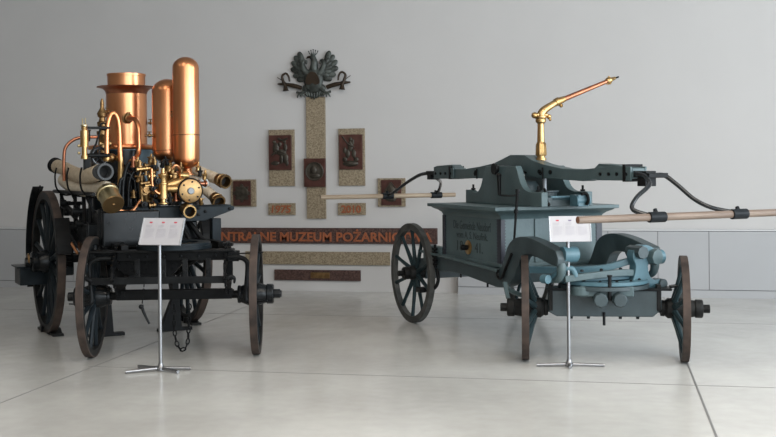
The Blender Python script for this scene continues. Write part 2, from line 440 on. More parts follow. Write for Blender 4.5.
# eagle
t = wthing('eagle_emblem', 'large dark bronze crowned eagle with spread wings above the granite strip', 'emblem', -1.055, 2.62); t.location = WM @ Vector((-1.043, -.012, 2.62))
b = MB()      # body, tail and legs
b.ball((0, -.06, -.06), .115, 18, (1.05, .42, 1.35)); b.ball((0, -.05, .06), .06, 14, (.9, .5, 1.5))
for k in range(-3, 4): b.ball((k*.034, -.04, -.205-.012*(3-abs(k))), .03, 10, (.62, .5, 1.9), (0, k*.13, 0))
for s in (-1, 1):
    b.ball((s*.10, -.05, -.155), .045, 12, (1.2, .5, 1), (0, s*.6, 0)); b.tube([(s*.10, -.06, -.18), (s*.16, -.06, -.215), (s*.215, -.055, -.20)], .015, 8, smooth=3)
    for q in (-1, 0, 1): b.tube([(s*.15, -.06, -.215), (s*(.16+q*.035), -.068, -.24), (s*(.16+q*.045), -.05, -.268)], [.014, .012, .005], 6, smooth=3)
b.build('body', EAGLE, t)
b = MB(); b.prism(smooth2([(-.075, -.03), (-.085, -.10), (-.04, -.12), (0, -.10), (.04, -.12), (.085, -.10), (.075, -.03), (.03, .03), (-.03, .03)], 4, True), -.118, -.09, 'y')
lab(b.build('breast_shield', EAGLE_B, t), 'brown breast shield')
b = MB()      # head facing left, crown
b.tube([(0, -.05, .07), (.012, -.055, .14), (.0, -.06, .20), (-.01, -.06, .215)], [.055, .045, .036, .03], 12, smooth=4)
b.ball((-.008, -.06, .215), .036, 12, (1.1, .8, .95))
b.build('head', EAGLE, t)
b = MB(); b.tube([(-.035, -.06, .222), (-.07, -.06, .218), (-.085, -.06, .195)], [.018, .013, .003], 8, smooth=4); lab(b.build('beak', EAGLE_B, t), 'brown hooked beak')
b = MB(); b.lathe([(0, .03), (.018, .034), (.02, .026)], (0, -.06, .238), (0, 0, 1), 14)
for k in range(5):
    x = (k-2)*.019; b.cyl((x, -.062, .25), (x*1.5, -.062, .285+(2-abs(k-2))*.009), .008, .004, 6); b.ball((x*1.5, -.062, .288+(2-abs(k-2))*.009), .009, 8)
b.build('crown', EAGLE, t)
def feather(b, p, q, w, y):
    p = Vector((p[0], y, p[1])); q = Vector((q[0], y+.012, q[1])); d = q-p; L = d.length
    _, a_, b_ = MB.frame(d)
    prof = [(0, .35), (.15, .7), (.4, .95), (.65, 1.0), (.85, .8), (.95, .5), (1.0, .0)]
    n = 8; rings = []
    for t, r in prof:
        c = p+d*t
        if r == 0: rings.append([b._v(c)])
        else: rings.append([b._v(c + Vector((d.z, 0, -d.x)).normalized()*math.cos(2*PI*i/n)*w/2*r + Vector((0, 1, 0))*math.sin(2*PI*i/n)*.016*r) for i in range(n)])
    for u, v in zip(rings, rings[1:]):
        for i in range(n):
            j = (i+1) % n
            if len(v) == 1: b._f([u[i], u[j], v[0]])
            else: b._f([u[i], u[j], v[j], v[i]])
    b._f(list(reversed(rings[0])))
for s in (-1, 1):
    b = MB()
    tips = [(.185, .290), (.240, .240), (.280, .170), (.290, .085), (.262, .0), (.215, -.055)]
    roots = [(.135, .10), (.135, .085), (.125, .065), (.11, .045), (.09, .02), (.07, -.01)]
    for (tx, tz), (rx, rz) in zip(tips, roots): feather(b, (s*rx, rz), (s*tx*1.04, tz*1.02), .080, -.028)
    for k in range(5):                                                         # second row of shorter feathers
        (tx, tz), (rx, rz) = tips[k], roots[k]; (ux, uz) = tips[k+1]
        mx, mz = rx+((tx+ux)/2-rx)*.66, rz+((tz+uz)/2-rz)*.66
        feather(b, (s*rx*.85, rz*.9), (s*mx, mz), .066, -.050)
    b.tube([(s*.04, -.05, .0), (s*.09, -.055, .03), (s*.125, -.06, .085), (s*.135, -.06, .14), (s*.115, -.062, .175), (s*.09, -.062, .165), (s*.095, -.062, .135)], [.045, .045, .038, .028, .020, .015, .012], 12, smooth=5)
    b.build('wing', EAGLE, t)
    b = MB()      # hunting horn loop and lance behind each claw
    b.tube([(s*.16, -.04, -.15), (s*.26, -.045, -.12), (s*.38, -.045, -.10)], [.026, .028, .018], 10, smooth=4)
    b.cyl((s*.37, -.045, -.10), (s*.455, -.045, -.095), .022, .010, 10)
    b.tube([(s*.305, -.05, -.07), (s*.315, -.055, -.01), (s*.35, -.055, .03), (s*.395, -.055, .0), (s*.385, -.055, -.06), (s*.355, -.055, -.13)], [.010, .012, .013, .014, .018, .022], 10, smooth=5)
    b.lathe([(0, .020), (.05, .034), (.058, .042)], (s*.358, -.055, -.125), (s*-.10, 0, -1), 14)
    b.tube([(s*.28, -.05, -.13), (s*.46, -.05, -.015)], [.008, .004], 6)
    b.build('horn', EAGLE_B, t)

# ------------------------------------------------------------------ wheels
def make_wheel(parent, M, rad, n, side, fel_d, fel_w, hub_r, hub_in, hub_out, dish, m_fel, m_spoke, m_hub, m_tyre, hub_name='hub', bolt=None):
    """axis along local x, outboard = side; dish: rim further outboard than the hub"""
    s = side
    b = MB()
    ri, ro = rad-fel_d, rad-.010
    b.lathe([(-fel_w/2+s*dish, ri), (-fel_w/2+s*dish, ro), (fel_w/2+s*dish, ro), (fel_w/2+s*dish, ri), (-fel_w/2+s*dish, ri)], (0, 0, 0), (1, 0, 0), 56, False)
    w = b.build('wheel', m_fel, parent, .004, M)
    b = MB()
    w2 = fel_w+.004
    b.lathe([(-w2/2+s*dish, rad-.014), (-w2/2+s*dish, rad), (w2/2+s*dish, rad), (w2/2+s*dish, rad-.014), (-w2/2+s*dish, rad-.014)], (0, 0, 0), (1, 0, 0), 64, False)
    b.build('tyre', m_tyre, w, .003)
    b = MB()
    h = hub_r
    b.lathe([(-hub_in, .55*h), (-hub_in, .78*h), (-hub_in+.02, .82*h), (-hub_in+.025, .74*h), (-.05, h), (.05, h), (hub_out-.06, .80*h), (hub_out-.055, .90*h), (hub_out-.01, .90*h), (hub_out, .8*h), (hub_out, .55*h)], (0, 0, 0), (s, 0, 0), 24)
    b.lathe([(0, .42*h), (.05, .42*h), (.052, .3*h)], (s*hub_out, 0, 0), (s, 0, 0), 8)
    b.build(hub_name, m_hub, w, .003)
    for k in range(n):
        a = 2*PI*(k+.5)/n
        d = Vector((0, math.cos(a), math.sin(a)))
        p0 = d*(h*.85); p1 = d*(rad-fel_d+.012) + Vector((s*dish, 0, 0))
        b = MB()
        q = (p1-p0)
        b.tube([p0, p0+q*.25, p0+q*.7, p1], [.026, .021, .017, .020] if rad < .6 else [.030, .025, .020, .024], 8)
        b.build('spoke', m_spoke, w)
    return w

# ================================================================== RIGHT: hand-pumped wagon
RT = thing('fire_pump_wagon', 'grey-blue wooden hand-pump fire wagon with rocker beam and long poles', 'fire wagon', (1.65, 8.27, 0), R(22))
CA = Rz(R(-29))                                       # turned front carriage, relative to the body
# -- wheels
for s, x in ((-1, -.50), (1, .70)):
    make_wheel(RT, Tm(x, 2.48, .478), .478, 10, s, .062, .052, .068, .12, .13, .035, FELLOE, SPOKE_R, WOODBLK, FELLOE)
for s in (-1, 1):
    make_wheel(RT, CA @ Tm(s*.53, 0, .402) @ Rz(R(-5 if s > 0 else 0)), .402, 10, s, .06, .052, .078, .10, .21, .07, FELLOE, SPOKE_R, WOODBLK, TREAD)
# -- axles
b = MB(); b.span((-.42, 2.42, .42), (.60, 2.54, .55)); b.cyl((-.6, 2.48, .478), (.76, 2.48, .478), .03); b.build('rear_axle', PAINT_D, RT, .006)
b = MB(CA)
b.prism([(-.425, .545), (.425, .545), (.425, .40), (.36, .345), (-.36, .345), (-.425, .38)], -.085, .085, 'y')
b.build('axle_bolster', PAINT_D, RT, .008)
b = MB(CA); b.cyl((-.62, 0, .402), (.62, 0, .402), .035, n=14)
for s in (-1, 1): b.box((s*.405, 0, .49), (.03, .19, .20)); b.lathe([(0, .06), (.03, .06)], (s*.425, 0, .402), (s, 0, 0), 16)
b.build('front_axle', WOODBLK, RT, .003)
b = MB(CA); b.span((-.44, -.10, .545), (.50, .10, .563)); b.box((.54, -.02, .575), (.09, .10, .015), (0, -.12, 0))
for x in (-.25, -.12, .12, .25): b.cyl((x, -.05, .325), (x, -.05, .35), .013, n=8)
b.cyl((-.005, -.09, .28), (-.005, -.09, .38), .011, n=8)
b.build('bolster_strap', IRON_G, RT, .002)
# -- turntable rings
b = MB(); b.lathe([(0, .22), (0, .345), (.03, .345), (.03, .22), (0, .22)], (0, .0, .565), (0, 0, 1), 48, False); b.build('turntable_ring', PAINT_D, RT, .003)
b = MB(); b.lathe([(0, .20), (0, .335), (.028, .335), (.028, .20), (0, .20)], (0, .0, .600), (0, 0, 1), 48, False)
b.prism(smooth2([(-.36, .06), (-.40, -.02), (-.34, -.09), (-.1, -.14), (.1, -.14), (.34, -.09), (.40, -.02), (.36, .06)], 4), .628, .658, 'z')
b.build('turntable_plate', PAINT_L, RT, .004)
b = MB()
for k in range(14):
    a = 2*PI*k/14; b.lathe([(0, .012), (.008, .011), (.012, .005)], (.28*math.cos(a), .28*math.sin(a), .629), (0, 0, 1), 8)
b.split('turntable_bolt', IRON_G, RT)
# -- drawbar sockets with hexagonal ends (turned with the axle)
for x in (-.045, .085):
    b = MB(CA); b.lathe([(0, .055), (.30, .055), (.31, .048)], (x, -.08, .505), (x*.3, -1, .0), 8); b.build('drawbar_socket', PAINT_D, RT, .004)
b = MB(CA); b.span((-.20, -.30, .52), (.20, -.08, .60)); b.lathe([(0, .09), (.07, .09)], (-.17, -.22, .525), (0, 0, 1), 20); b.build('drawbar_block', PAINT, RT, .012)
b = MB(CA); b.cyl((.02, -.33, .50), (.02, -.33, .675), .014, n=10); b.lathe([(0, .02), (.012, .02)], (.02, -.33, .675), (0, 0, 1), 10); b.build('king_pin', IRON_G, RT)
# -- perch beams: side beams with the raised goose-neck, one left one right
def sidebeam(x0, x1, m):
    top = smooth2([(2.55, .60), (2.1, .655), (1.5, .685), (.95, .665), (.76, .665), (.68, .75), (.61, .86), (.50, .925), (.34, .945), (.15, .925), (-.02, .89), (-.13, .865)], 5)
    bot = smooth2([(-.16, .81), (-.14, .755), (-.02, .765), (.14, .795), (.30, .805), (.40, .775), (.46, .70), (.52, .61), (.62, .535), (.80, .505), (1.1, .525), (1.6, .555), (2.1, .53), (2.55, .50)], 5)
    b = MB(); b.prism(top+bot, x0, x1, 'x'); return b.build('side_beam', m, RT, .008)
sidebeam(-.50, -.40, PAINT_D); sidebeam(.33, .43, PAINT_D)
for x in (-.45, .38):           # forged nose hooks under the beam ends
    b = MB(); b.tube([(x, -.10, .81), (x, -.13, .74), (x, -.11, .67), (x, -.04, .64), (x, .01, .67)], [.040, .036, .030, .024, .016], 10, smooth=4)
    b.build('beam_hook', PAINT, RT)
for x in (-.515, -.385):        # iron scroll on the beam
    b = MB(); b.tube([(x, .52, .80), (x, .62, .68), (x, .68, .60), (x, .74, .585), (x, .77, .62), (x, .755, .65)], .011, 8, smooth=4); b.build('scroll_iron', IRON, RT)
# -- cross bars at the nose
b = MB(); b.cyl((-.44, -.12, .835), (-.32, -.12, .835), .060, n=20); b.cyl((-.325, -.12, .835), (-.31, -.12, .835), .048, n=20); b.build('nose_roller', PAINT_L, RT, .004)
b = MB(); b.cyl((.25, -.10, .785), (.47, -.10, .785), .056, n=20); b.build('nose_roller', PAINT_L, RT, .006)
b = MB(); b.cyl((.30, -.10, .795), (.335, -.235, .795), .062, n=8); b.build('roller_cap', PAINT, RT, .004)
b = MB(); b.prism(smooth2([(.165, .86), (.14, .80), (.165, .73), (.15, .65), (.13, .59), (.22, .565), (.40, .555), (.435, .585), (.40, .62), (.335, .62), (.29, .66), (.28, .74), (.33, .80), (.33, .86), (.25, .89)], 4, True), -.19, -.10, 'y'); b.build('nose_bracket', PAINT_L, RT, .008)
b = MB(); b.cyl((.405, -.21, .588), (.405, -.09, .588), .036, n=18); b.build('bracket_eye', PAINT_D, RT, .004)
b = MB(); b.cyl((.20, -.24, .835), (.20, -.06, .835), .050, n=8); b.build('bracket_pin', PAINT_D, RT, .004)
b = MB(); b.cyl((-.56, -.04, .655), (-.545, -.10, .655), .034, n=18); b.cyl((-.55, -.05, .655), (-.42, .05, .64), .03, n=14); b.build('bracket_eye', PAINT_L, RT, .004)
# curved stay from the left rear up to the right bracket, and the flat stay below it
b = MB(); b.tube([(-.44, .45, .68), (-.25, .20, .685), (0, .02, .705), (.16, -.05, .75), (.28, -.08, .78)], 0, smooth=6, rect=(.085, .05)); b.build('curved_stay', PAINT_L, RT, .006)
b = MB(); b.tube([(-.42, -.12, .655), (-.20, -.17, .675), (.05, -.17, .685), (.28, -.12, .665)], 0, smooth=6, rect=(.05, .05)); b.build('cross_stay', PAINT, RT, .006)
b = MB(); b.tube([(-.46, -.02, .66), (-.44, -.10, .72), (-.37, -.14, .73), (-.34, -.15, .67)], .022, 10, smooth=5); b.build('bent_clamp', PAINT_L, RT)
for k in range(4):
    b = MB(); x = -.30+k*.17; b.lathe([(0, .014), (.012, .013), (.016, .006)], (x, -.17, .708), (0, 0, 1), 8); b.build('bolt', IRON_G, RT)
# under-body cross timbers
b = MB(); b.span((-.40, .55, .56), (.33, .70, .67)); b.span((-.40, 1.25, .58), (.33, 1.37, .68)); b.span((-.40, 2.32, .52), (.36, 2.50, .62)); b.split('cross_timber', PAINT_D, RT, .006)
b = MB(); b.tube([(-.50, .64, .56), (-.49, .60, .50), (-.46, .40, .47)], .02, 8, smooth=3); b.tube([(-.55, .58, .57), (-.56, .50, .45)], 0, rect=(.03, .012)); b.build('strut', PAINT, RT)
# -- cistern box
X0, X1, Y0, Y1 = -.48, .48, .76, 1.88
b = MB(); b.span((X0, Y0, .68), (X1, Y1, 1.085)); b.build('cistern_box', PAINT, RT, .006)
b = MB(); b.span((X0-.012, Y0-.012, .665), (X1+.012, Y1+.012, .70)); lab(b.build('base_moulding', PAINT, RT, .008), 'rounded moulding along the box foot')
b = MB()
prof = [(0, 1.06), (.012, 1.085), (.035, 1.105), (.075, 1.125), (.082, 1.133), (.11, 1.137), (.11, 1.165), (0, 1.165)]
for (o_, z), (o2, z2) in zip(prof, prof[1:-1]):
    pass
def cornice(bm):
    rings = []
    for o_, z in prof[:-1] + [(.11, 1.165)]:
        rings.append([bm._v((x, y, z)) for x, y in ((X0-o_, Y0-o_), (X1+o_, Y0-o_), (X1+o_, Y1+o_), (X0-o_, Y1+o_))])
    for p, q in zip(rings, rings[1:]):
        for i in range(4): bm._f([p[i], p[(i+1) % 4], q[(i+1) % 4], q[i]])
    bm._f(list(reversed(rings[0]))); bm._f(rings[-1])
cornice(b); b.build('cornice_top', PAINT, RT, .003)
# dark iron corner plates with toothed edge
def teeth(y0, y1, z0, z1, x, out, nt=14, axis='x'):
    poly = [(y0, z0)]
    for k in range(nt):
        za = z0 + (z1-z0)*k/nt; zb = z0 + (z1-z0)*(k+1)/nt
        poly += [(y1, za), (y1+(.012 if y1 > y0 else -.012), (za+zb)/2), (y1, zb)]
    poly.append((y0, z1))
    b = MB(); b.prism(poly, x, x+out, axis); return b
DP = mat('dark_violet_iron', (.020, .022, .032), .45)
teeth(Y0-.006, Y0+.055, .70, 1.06, X0, -.006).build('corner_plate', DP, RT)
teeth(Y1+.006, Y1-.05, .70, 1.06, X0, -.006).build('corner_plate', DP, RT)
teeth(X0-.006, X0+.03, .70, 1.06, Y0, -.006, axis='y').build('corner_plate', DP, RT)
teeth(X1+.006, X1-.045, .70, 1.06, Y0, -.006, axis='y').build('corner_plate', DP, RT)
b = MB(); b.span((-.17, Y0-.012, .70), (-.11, Y0, 1.06)); b.build('front_batten', PAINT, RT, .003)
# lettering on the left side (reads from rear to front)
LS = Matrix(((0, 0, -1, 0), (-1, 0, 0, 0), (0, 1, 0, 0), (0, 0, 0, 1)))
def side_text(s, y, z, w, h): return text_mesh('lettering', s, GOLDY, RT, Tm(X0-.0005, y, z) @ LS, w, h, .0012, .0)
side_text('Die Gemeinde Neudorf', 1.30, .985, .72, .075)
side_text('vom A. S. Neufink.', 1.30, .90, .60, .062)
side_text('18', 1.53, .80, .115, .088); side_text('41.', 1.165, .80, .15, .088)
b = MB(); b.lathe([(0, .062), (.006, .062), (.012, .05), (.012, .0)], (X0-.002, 1.36, .795), (-1, 0, 0), 24); b.build('brass_rosette', BRASS, RT)
b = MB(); b.cyl((X0-.008, 1.36, .795), (X0-.045, 1.36, .795), .022, n=12); b.ball((X0-.05, 1.37, .795), .026, 10); b.build('drain_knob', IRON, RT)
# sill bar along the box side
b = MB(); b.tube([(-.515, 2.35, .70), (-.52, 1.6, .68), (-.515, .76, .645)], 0, rect=(.03, .022)); b.build('side_rail', PAINT, RT, .004)
# rear left block, springs and brake arm by the rear wheel
b = MB(); b.span((-.50, 1.90, .60), (-.42, 2.30, .76)); b.span((-.40, 2.05, .62), (.3, 2.3, .74)); b.build('rear_block', PAINT, RT, .008)
b = MB()
for k in range(5): b.box((-.51, 2.0, .60+k*.035), (.03, .07, .016))
b.cyl((-.51, 2.0, .57), (-.51, 2.0, .78), .014, n=8); b.build('ratchet', IRON, RT)
b = MB(); b.tube([(-.50, 1.98, .56), (-.50, 1.96, .45), (-.505, 2.02, .38), (-.51, 2.14, .345), (-.525, 2.22, .34)], .017, 10, smooth=5); b.box((-.535, 2.235, .34), (.10, .10, .045)); b.build('brake_arm', IRON_G, RT, .003)
b = MB(); b.cyl((-.51, .95, .525), (-.51, .95, .49), .009, n=8); b.cyl((-.49, 1.5, .555), (-.49, 1.5, .52), .009, n=8); b.split('bolt', IRON_G, RT)
# -- pump bearings (cheeks) on the box top
def cheek(x0, x1):
    p = [(1.88, 1.166), (1.88, 1.285), (1.80, 1.285)] + smooth2([(1.76, 1.275), (1.70, 1.262), (1.63, 1.275), (1.57, 1.33), (1.52, 1.43), (1.47, 1.50)], 4) + [(.93, 1.50)] \
        + smooth2([(.90, 1.46), (.86, 1.38), (.80, 1.315), (.70, 1.285), (.62, 1.285)], 4) + [(.50, 1.285), (.50, 1.166)]
    b = MB(); b.prism(p, x0, x1, 'x'); return b
cheek(-.25, -.19).build('bearing_cheek', PAINT, RT, .006)
cheek(.17, .23).build('bearing_cheek', PAINT, RT, .006)
b = MB(); b.span((-.19, .60, 1.166), (.17, .70, 1.24)); b.span((-.19, 1.74, 1.166), (.17, 1.84, 1.24)); b.split('cheek_spacer', PAINT_D, RT, .005)
b = MB()
for y in (.60, 1.78): 
    for x in (-.22, .20): b.cyl((x, y, 1.28), (x, y, 1.335), .010, n=8); b.lathe([(0, .02), (.015, .02)], (x, y, 1.286), (0, 0, 1), 6)
b.split('stud', IRON, RT)
for y in (.86, 1.52):            # pump cylinders between the cheeks
    b = MB(); b.lathe([(0, .125), (.02, .125), (.02, .105), (.11, .105), (.11, .12), (.125, .12)], (-.01, y, 1.166), (0, 0, 1), 28); b.build('pump_cylinder', PAINT_D, RT, .003)
    b = MB(); b.cyl((-.01, y, 1.27), (-.01, y, 1.48), .018, n=12); b.build('piston_rod', STEEL, RT)
b = MB(); b.lathe([(0, .12), (.16, .12), (.20, .09), (.21, 0)], (-.01, 1.19, 1.166), (0, 0, 1), 28); b.build('air_vessel', PAINT_D, RT)
b = MB(); b.span((-.10, .60, 1.21), (.20, .66, 1.25)); b.cyl((.04, .47, 1.215), (.17, .47, 1.215), .045, n=16); b.span((.05, .43, 1.166), (.15, .56, 1.26)); b.build('hose_outlet', PAINT_L, RT, .005)
b = MB(); b.tube([(.12, .42, 1.18), (.13, .405, 1.22), (.12, .42, 1.27), (.08, .43, 1.265)], .014, 8, smooth=4); b.build('outlet_lever', IRON, RT)
# cranks and rods on the left
b = MB(); b.tube([(-.30, 1.13, 1.42), (-.30, 1.12, 1.25)], [.02, .014], 10); b.ball((-.30, 1.13, 1.42), .022, 10); b.tube([(-.30, 1.12, 1.25), (-.34, .86, 1.25), (-.40, .66, 1.262)], .008, 8); b.build('crank_lever', IRON_G, RT)
b = MB(); b.cyl((-.44, .55, 1.30), (-.45, .60, .86), .012, .009, 10); b.lathe([(0, .018), (.03, .018)], (-.44, .55, 1.285), (0, 0, 1), 10); b.cyl((-.443, .57, 1.12), (-.443, .57, 1.15), .018, n=10); b.build('lock_rod', IRON_G, RT)
b = MB(); b.tube([(-.18, .52, 1.19), (-.14, .64, 1.31)], .010, 8); b.ball((-.18, .515, 1.185), .02, 8); b.build('cotter_lever', IRON, RT)
# -- rocker beam
bp_top = [(3.02, 1.46), (3.02, 1.495), (2.94, 1.508), (2.60, 1.518)] + [(2.50, 1.475), (2.30, 1.474), (2.0, 1.495), (1.70, 1.525), (1.48, 1.575), (1.38, 1.598), (1.12, 1.592), (1.0, 1.55), (.80, 1.51), (.50, 1.475), (.20, 1.468), (.03, 1.478), (-.03, 1.512), (-.30, 1.498), (-.47, 1.475)]
bp_bot = [(-.47, 1.40), (-.05, 1.385), (.02, 1.395), (.2, 1.375), (.5, 1.385), (.8, 1.395), (1.0, 1.405), (1.25, 1.44), (1.55, 1.40), (1.8, 1.385), (2.3, 1.385), (2.45, 1.378), (3.02, 1.375)]
b = MB(); b.prism(bp_top+bp_bot, -.055, .055, 'x'); b.build('rocker_beam', PAINT, RT, .006)
b = MB(); b.cyl((-.27, 1.25, 1.475), (.25, 1.25, 1.475), .032, n=18); b.lathe([(0, .05), (.02, .05)], (-.27, 1.25, 1.475), (-1, 0, 0), 16); b.build('pivot_shaft', IRON_G, RT, .002)
b = MB()
b.tube([(-.06, 1.62, 1.475), (-.064, 1.42, 1.475), (-.064, 1.2, 1.475), (-.062, 1.08, 1.44)], 0, rect=(.012, .012))
for y, z in ((1.42, 1.465), (.86, 1.45), (2.05, 1.445), (.68, 1.445)): b.cyl((-.056, y, z), (-.068, y, z), .018, n=8)
b.build('beam_fittings', IRON, RT)
b = MB()
for y, z in ((.80, 1.44), (2.02, 1.43)): b.tube([(-.062, y, z+.045), (-.062, y, z-.05)], .006, 6); b.torus((-.062, y+.04, z), (1, 0, 0), .016, .005, 14, 6)
b.build('chain_hook', IRON, RT)
for y0, y1, z0 in ((2.52, 2.98, 1.44), (-.47, -.03, 1.442)):      # bolted cheek plates near each beam end
    b = MB(); b.span((-.072, y0, z0-.058), (-.055, y1, z0+.045)); b.span((.055, y0, z0-.058), (.072, y1, z0+.045)); b.split('beam_end_cheek', PAINT, RT, .004)
    b = MB()
    for q in (.12, .38, .62, .88): b.cyl((-.072, y0+(y1-y0)*q, z0-.01), (-.083, y0+(y1-y0)*q, z0-.01), .013, n=8)
    b.span((-.078, y0+.06, z0-.066), (.078, y0+.09, z0+.062)); b.split('beam_end_strap', IRON, RT)
# iron end yokes holding the prongs
b = MB(); b.span((-.035, 2.96, 1.41), (.035, 3.26, 1.455)); b.span((-.05, 3.10, 1.365), (.05, 3.20, 1.415)); b.build('end_yoke', IRON_G, RT, .005)
b = MB(); b.span((-.045, -.66, 1.405), (.12, -.58, 1.44)); b.span((-.045, -.62, 1.41), (.045, -.42, 1.455)); b.span((-.05, -.62, 1.345), (.045, -.52, 1.41)); b.span((.02, -.40, 1.46), (.06, -.15, 1.505)); b.build('end_yoke', IRON_G, RT, .005)
# prongs: S-shaped, two at each end, and their pole clamps
far = Vector((0, 4.0, 1.178)); near = Vector((0, -1.0, 1.147))
def prong(pts, r): 
    b = MB(); b.tube(pts, [q*.78 for q in r], 10, smooth=7); return b.build('prong', PRONG, RT)
prong([(-.02, 3.25, 1.43), (-.05, 3.40, 1.41), (-.10, 3.62, 1.33), (-.15, 3.84, 1.23), (-.17, 3.97, 1.19)], [.024, .024, .022, .022, .024])
prong([(.03, 3.20, 1.40), (.14, 3.34, 1.365), (.30, 3.62, 1.33), (.40, 3.86, 1.26), (.42, 3.97, 1.20)], [.024, .024, .022, .022, .024])
prong([(-.06, -.52, 1.435), (-.055, -.62, 1.42), (-.10, -.74, 1.36), (-.29, -.85, 1.272), (-.355, -.90, 1.20), (-.29, -.97, 1.16)], [.022, .022, .021, .020, .020, .022])
prong([(.05, -.60, 1.425), (.11, -.63, 1.42), (.165, -.70, 1.355), (.225, -.82, 1.250), (.301, -.92, 1.192), (.44, -.985, 1.16)], [.022, .022, .021, .020, .020, .022])
def pole(cx0, cx1, c, r, m, clamps, tilt):
    b = MB(); n = 14
    pts = [(cx0+(cx1-cx0)*k/n, c.y, c.z+tilt*(cx0+(cx1-cx0)*k/n)) for k in range(n+1)]
    b.tube(pts, [r*(.93+.07*math.sin(k/n*PI)) for k in range(n+1)], 16)
    p = b.build('push_pole', m, RT)
    for x in clamps:
        q = MB(); q.cyl((x-.065, c.y, c.z+tilt*(x-.065)), (x+.065, c.y, c.z+tilt*(x+.065)), r+.010, n=18); q.lathe([(0, .018), (.03, .014)], (x, c.y+.01, c.z+r), (0, .4, 1), 8)
        q.build('pole_clamp', GRIP, RT, .004)
    return p
pole(-.955, .655, far, .026, POLE, (-.17, .42), 0)
pole(-.85, 1.05, near, .0265, POLE_D, (-.23, .46), .006)
b = MB(); b.cyl((-.852, -1, 1.142), (-.85, -1, 1.142), .022, n=14); lab(b.build('pole_tip', POLE_END, RT), 'reddish sawn pole end')
# -- brass monitor nozzle standing through the beam
b = MB()
b.lathe([(0, .045), (.02, .045), (.02, .035), (.04, .035)], (.04, 1.0, 1.545), (0, 0, 1), 20)
b.lathe([(0, .046), (.012, .050), (.10, .046), (.11, .040), (.12, .034)], (.04, 1.0, 1.583), (0, 0, 1), 8)
b.lathe([(0, .032), (.16, .028), (.17, .042), (.19, .046), (.20, .042), (.21, .052), (.225, .052), (.23, .032)], (.04, 1.0, 1.70), (0, 0, 1), 24)
b.build('nozzle_column', BRASS, RT, .002)
el = [(.04, 1.0, 1.915), (.05, 1.0, 1.95), (.08, 1.0, 1.98), (.13, 1.0, 2.01), (.19, 1.0, 2.043)]
b = MB(); b.tube(el, [.034, .036, .034, .031, .028], 16, smooth=5)
b.ball((-.02, 1.0, 1.93), .028, 12); b.cyl((-.04, 1.0, 1.935), (.10, 1.0, 1.935), .018, n=10); b.ball((.115, .99, 1.92), .022, 10); b.ball((.12, .98, 1.895), .014, 8)
b.build('nozzle_elbow', BRASS, RT)
d = Vector((.826-.19, 0, 2.280-2.043)).normalized(); p0 = Vector((.19, 1.0, 2.043))
b = MB(); b.lathe([(-.005, .034), (.03, .038), (.035, .030), (.07, .030), (.075, .026), (.09, .026)], p0, d, 16); b.ball(p0+d*.05+Vector((0, -.01, -.045)), .018, 8); b.build('nozzle_joint', BRASS, RT)
b = MB(); b.lathe([(.08, .023), (.56, .018)], p0, d, 16); lab(b.build('nozzle_pipe', COPPER_D, RT), 'reddish copper pipe')
b = MB(); b.lathe([(.55, .022), (.56, .030), (.59, .030), (.60, .020), (.64, .014), (.65, .010)], p0, d, 14); b.cyl(p0+d*.56+Vector((0, 0, -.03)), p0+d*.58+Vector((0, 0, .035)), .010, n=8); b.ball(p0+d*.58+Vector((0, -.01, -.025)), .014, 8)
b.build('nozzle_tip', BRASS, RT)
b = MB(); b.cyl(p0+d*.635, p0+d*.685+Vector((0, 0, -.004)), .008, n=8); b.build('tip_spout', IRON_G, RT)

# ================================================================== LEFT: horse-drawn steam engine
LT = thing('steam_fire_engine', 'black horse-drawn steam fire engine with tall copper boiler and tanks', 'fire engine', (-1.728, 8.667, 0), R(28))
FA = Rz(R(3.5-28))
LEFTG = dict()
for s in (-1, 1):
    make_wheel(LT, Tm(s*.645, 1.77, .658), .652, 14, s, .075, .065, .105, .14, .17, .02, WOODBLK, BLUEBLK, BLKPAINT, TREAD)
for s in (-1, 1):
    make_wheel(LT, FA @ Tm(s*.635, 0, .482), .482, 12, s, .062, .055, .09, .13, .16, .02, WOODBLK, BLUEBLK, BLKPAINT, TREAD)
b = MB(); b.cyl((-.66, 1.77, .685), (.66, 1.77, .685), .04, n=16); b.span((-.45, 1.72, .64), (.45, 1.82, .72)); b.build('rear_axle', IRON, LT, .005)
b = MB(FA); b.cyl((-.66, 0, .482), (.66, 0, .482), .032, n=14); b.span((-.46, -.035, .45), (.46, .035, .53)); b.build('front_axle', IRON, LT, .005)
# leaf springs (seen end on over each axle end)
def spring(M, x, y, z, L, m=IRON):
    b = MB(M)
    for k in range(6):
        l = L*(1-k*.13); n = 8
        b.tube([(x, y+l*(j/n-.5), z + k*.017 - .30*L*((j/n-.5)*2)**2*((l/L)**2)*.35) for j in range(n+1)], 0, rect=(.016, .062))
    for k in range(6):
        l = L*(1-k*.13); n = 8
        b.tube([(x, y+l*(j/n-.5), z - .20 - k*.017 + .30*L*((j/n-.5)*2)**2*((l/L)**2)*.35) for j in range(n+1)], 0, rect=(.016, .062))
    b.box((x, y, z-.10), (.07, .05, .20)); b.span((x-.04, y-.05, z+.075), (x+.04, y+.05, z+.10)); b.span((x-.04, y-.05, z-.32), (x+.04, y+.05, z-.28))
    return b.build('leaf_spring', m, LT)
for s in (-1, 1): spring(FA, s*.43, 0, .80, .72)
